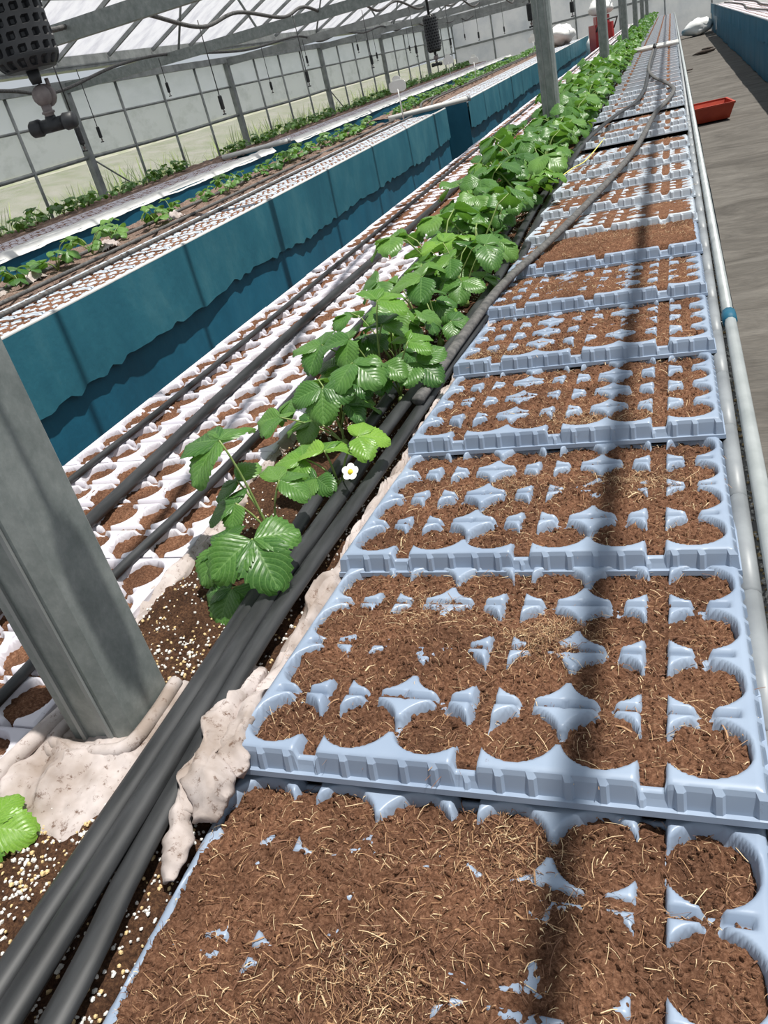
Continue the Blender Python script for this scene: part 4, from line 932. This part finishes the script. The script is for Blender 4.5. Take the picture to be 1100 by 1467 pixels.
hose('wavy grey supply pipe strung under the roof above the teal bench', [(-3.6, 2.6, 1.28), (-3.6, 3.6, 1.22), (-3.6, 4.71, 1.23), (-3.6, 5.1, 1.26), (-3.6, 5.72, 1.34), (-3.6, 6.06, 1.29), (-3.6, 6.8, 1.19), (-3.6, 7.52, 1.28), (-3.6, 8.5, 1.22), (-3.6, 9.11, 1.30)] + waves(-3.6, 10.0, 30, 1.21, 1.30, 1.0, 3), 0.016, 0.016, DUSTY, 'supply_pipe', cat='pipe')
hose('wavy grey supply pipe strung under the roof above the side wall bench', [(-5.6, 5.0, 1.24), (-5.6, 6.53, 1.15), (-5.6, 7.27, 1.07), (-5.6, 8.41, 1.22), (-5.6, 9.53, 1.27), (-5.6, 11.59, 1.2), (-5.6, 13.59, 1.29)] + waves(-5.6, 14.6, 30, 1.2, 1.29, 1.2, 4), 0.016, 0.016, DUSTY, 'supply_pipe', cat='pipe')
hose('grey supply pipe carrying the sprinklers above the foam trays', [(-0.40, 0, 1.28), (-0.44, .555, 1.27), (-0.60, 1.8, 1.25), (-0.75, 2.98, 1.27), (-0.86, 5, 1.28), (-0.92, 6.5, 1.27), (-1.0, 9, 1.28), (-1.06, 10.8, 1.27), (-1.1, 15, 1.27), (-1.1, 30, 1.27)], 0.013, 0.013, DUSTY, 'supply_pipe', cat='pipe')
hose('straight steel conduit running overhead above the blue trays', [(0.33, -1.0, 1.42), (0.33, 10, 1.42), (0.27, 30, 1.42)], 0.017, 0.017, GALVD, 'overhead_conduit', cat='pipe')

# ------------------------------------------------------------------ label signs
def sign(label, x, y, h, wd, group, z=0.0):
    t = thing('label_sign', label, 'sign', (x, y, z), group)
    MB().tube([(0, 0, 0), (0, 0, h * 0.72)], 0.008, n=6).build('stake', WHITEP, t, True)
    m = MB(); V = []
    for k in range(20):
        a = 2 * PI * k / 20; ex = 0.5; cx_ = math.copysign(abs(math.cos(a)) ** ex, math.cos(a)); cy_ = math.copysign(abs(math.sin(a)) ** ex, math.sin(a))
        V.append((wd / 2 * cx_, 0, h * 0.78 + wd * 0.30 * cy_))
    for y_ in (-.004, .004): pass
    VV = [(p[0], -.005, p[2]) for p in V] + [(p[0], .005, p[2]) for p in V]
    m.add(VV, [tuple(range(20)), tuple(range(39, 19, -1))] + [(k + 20, (k + 1) % 20 + 20, (k + 1) % 20, k) for k in range(20)]); m.build('sign_plate', WHITEP, t)
    m = MB(); V = [(wd * .26 * math.cos(2 * PI * k / 16), 0, h * 0.78 + wd * .36 + wd * .18 * math.sin(2 * PI * k / 16)) for k in range(16)]
    VV = [(p[0], .0, p[2]) for p in V] + [(p[0], .008, p[2]) for p in V]
    m.add(VV, [tuple(range(16)), tuple(range(31, 15, -1))] + [(k + 16, (k + 1) % 16 + 16, (k + 1) % 16, k) for k in range(16)]); m.build('sign_top', WHITEP, t)
sign('white label sign on a stake near the end of the teal bench', -2.95, 9.75, 0.46, 0.20, None)
sign('white label sign standing on the farther teal bench among hoses', -3.35, 16.0, 0.40, 0.17, None)
sign('white label sign on the bench by the side wall', -5.0, 21.0, 0.45, 0.26, None)
sign('white label sign farther along the teal bench toward the end wall', -3.2, 22.5, 0.42, 0.22, None)

# ------------------------------------------------------------------ things on the path and at the far end
pl = thing('planter_box', 'empty red brown plastic planter lying on the ground-cloth path', 'planter', (0.36, 10.35, Z0 + 0.008), None, (0, 0, 0.12))
def frustum(mb_, a, b, c_, d, z0, z1, mi=0, flip=False):
    V = [(-a, -b, z0), (a, -b, z0), (a, b, z0), (-a, b, z0), (-c_, -d, z1), (c_, -d, z1), (c_, d, z1), (-c_, d, z1)]
    F = [(0, 1, 5, 4), (1, 2, 6, 5), (2, 3, 7, 6), (3, 0, 4, 7)]
    mb_.add(V, [f[::-1] for f in F] if flip else F, mi); return V
m = MB(); frustum(m, .17, .19, .215, .25, 0, .15); frustum(m, .16, .18, .203, .238, .006, .15, flip=True); m.box((0, 0, .004), (.335, .375, .008)); m.build('box_body', RED, pl)
m = MB(); o_ = [(-.222, -.257), (.222, -.257), (.222, .257), (-.222, .257)]; i_ = [(-.2, -.235), (.2, -.235), (.2, .235), (-.2, .235)]
V = [(*p, .162) for p in o_] + [(*p, .162) for p in i_] + [(*p, .145) for p in o_] + [(*p, .145) for p in i_]; F = []
for k in range(4): n = (k + 1) % 4; F += [(k, n, n + 4, k + 4), (k + 8, n + 8, n, k), (k + 12, n + 12, n + 8, k + 8), (k + 4, n + 4, n + 12, k + 12)]
m.add(V, F); m.build('rim', RED, pl)
for i, (x, y, s_) in enumerate(((0.62, 21.0, .16), (0.75, 22.0, .10), (0.25, 17.2, .06))):
    r = np.random.default_rng(i); P = IV * s_ * np.array([1.6, .9, .25]) * r.uniform(.7, 1.2, (12, 1))
    tag(MB().add(P + np.array([0, 0, .02]), IF).build('soil_clod', DARKST, None, True, (x, y, Z0 + .01)), 'dark clod of debris lying on the ground-cloth path', 'clod', 'debris on the path')
# red cart with white bag on top
rc = thing('red_cart', 'red wheeled machine standing in the aisle at the far end', 'machine', (-1.55, 22.0, Z0), None, (0, 0, 0.3))
m = MB().box((0, 0, .72), (.42, .8, .62), b=.06); m.build('body', CRIM, rc); MB().box((0, -.1, 1.1), (.30, .4, .18), b=.05).build('hood', CRIM, rc)
for sx in (-.24, .24):
    for sy in (-.28, .28): MB().tube([(sx - .03, sy, .2), (sx + .03, sy, .2)], .2, n=16).build('wheel', RUBBER, rc, True)
MB().tube([(-.2, -.4, .9), (-.2, -.75, 1.1), (.2, -.75, 1.1), (.2, -.4, .9)], .018).build('handle', RUBBER, rc, True)
MB().box((0, 0, .32), (.36, .9, .1)).build('chassis', RUBBER, rc)
def bag(label, x, y, z, s_, seed):
    V = []; F = []; r = random.Random(seed)
    for i in range(13):
        for k in range(22):
            th = PI * i / 12; ph = 2 * PI * k / 22; rr = 1 + .35 * float(fbm(np.array(math.cos(ph) * math.sin(th) * 2.2 + 5), np.array(math.cos(th) * 2.2 + math.sin(ph) * 2), seed, 3))
            V.append((s_[0] * rr * math.sin(th) * math.cos(ph), s_[1] * rr * math.sin(th) * math.sin(ph), max(0, s_[2] * (1 + rr * math.cos(th)))))
    for i in range(12):
        for k in range(22): F.append((i * 22 + k, (i + 1) * 22 + k, (i + 1) * 22 + (k + 1) % 22, i * 22 + (k + 1) % 22))
    tag(MB().add(V, F).build('plastic_bag', WHITEP, None, True, (x, y, z)), label, 'bag')
bag('white plastic bag heaped on the red machine', -1.52, 22.0, Z0 + 1.18, (.30, .36, .17), 3)
bag('white plastic bundle on the path floor near the end wall', 0.72, 29.3, Z0 - 0.01, (.42, .35, .22), 5)
bag('pale plastic bundle heaped on the farther teal bench by the posts', -2.75, 24.5, 0.01, (.35, .6, .24), 7)
bag('dull white sack in the aisle behind the red machine', -1.9, 26.0, Z0, (.35, .4, .45), 9)
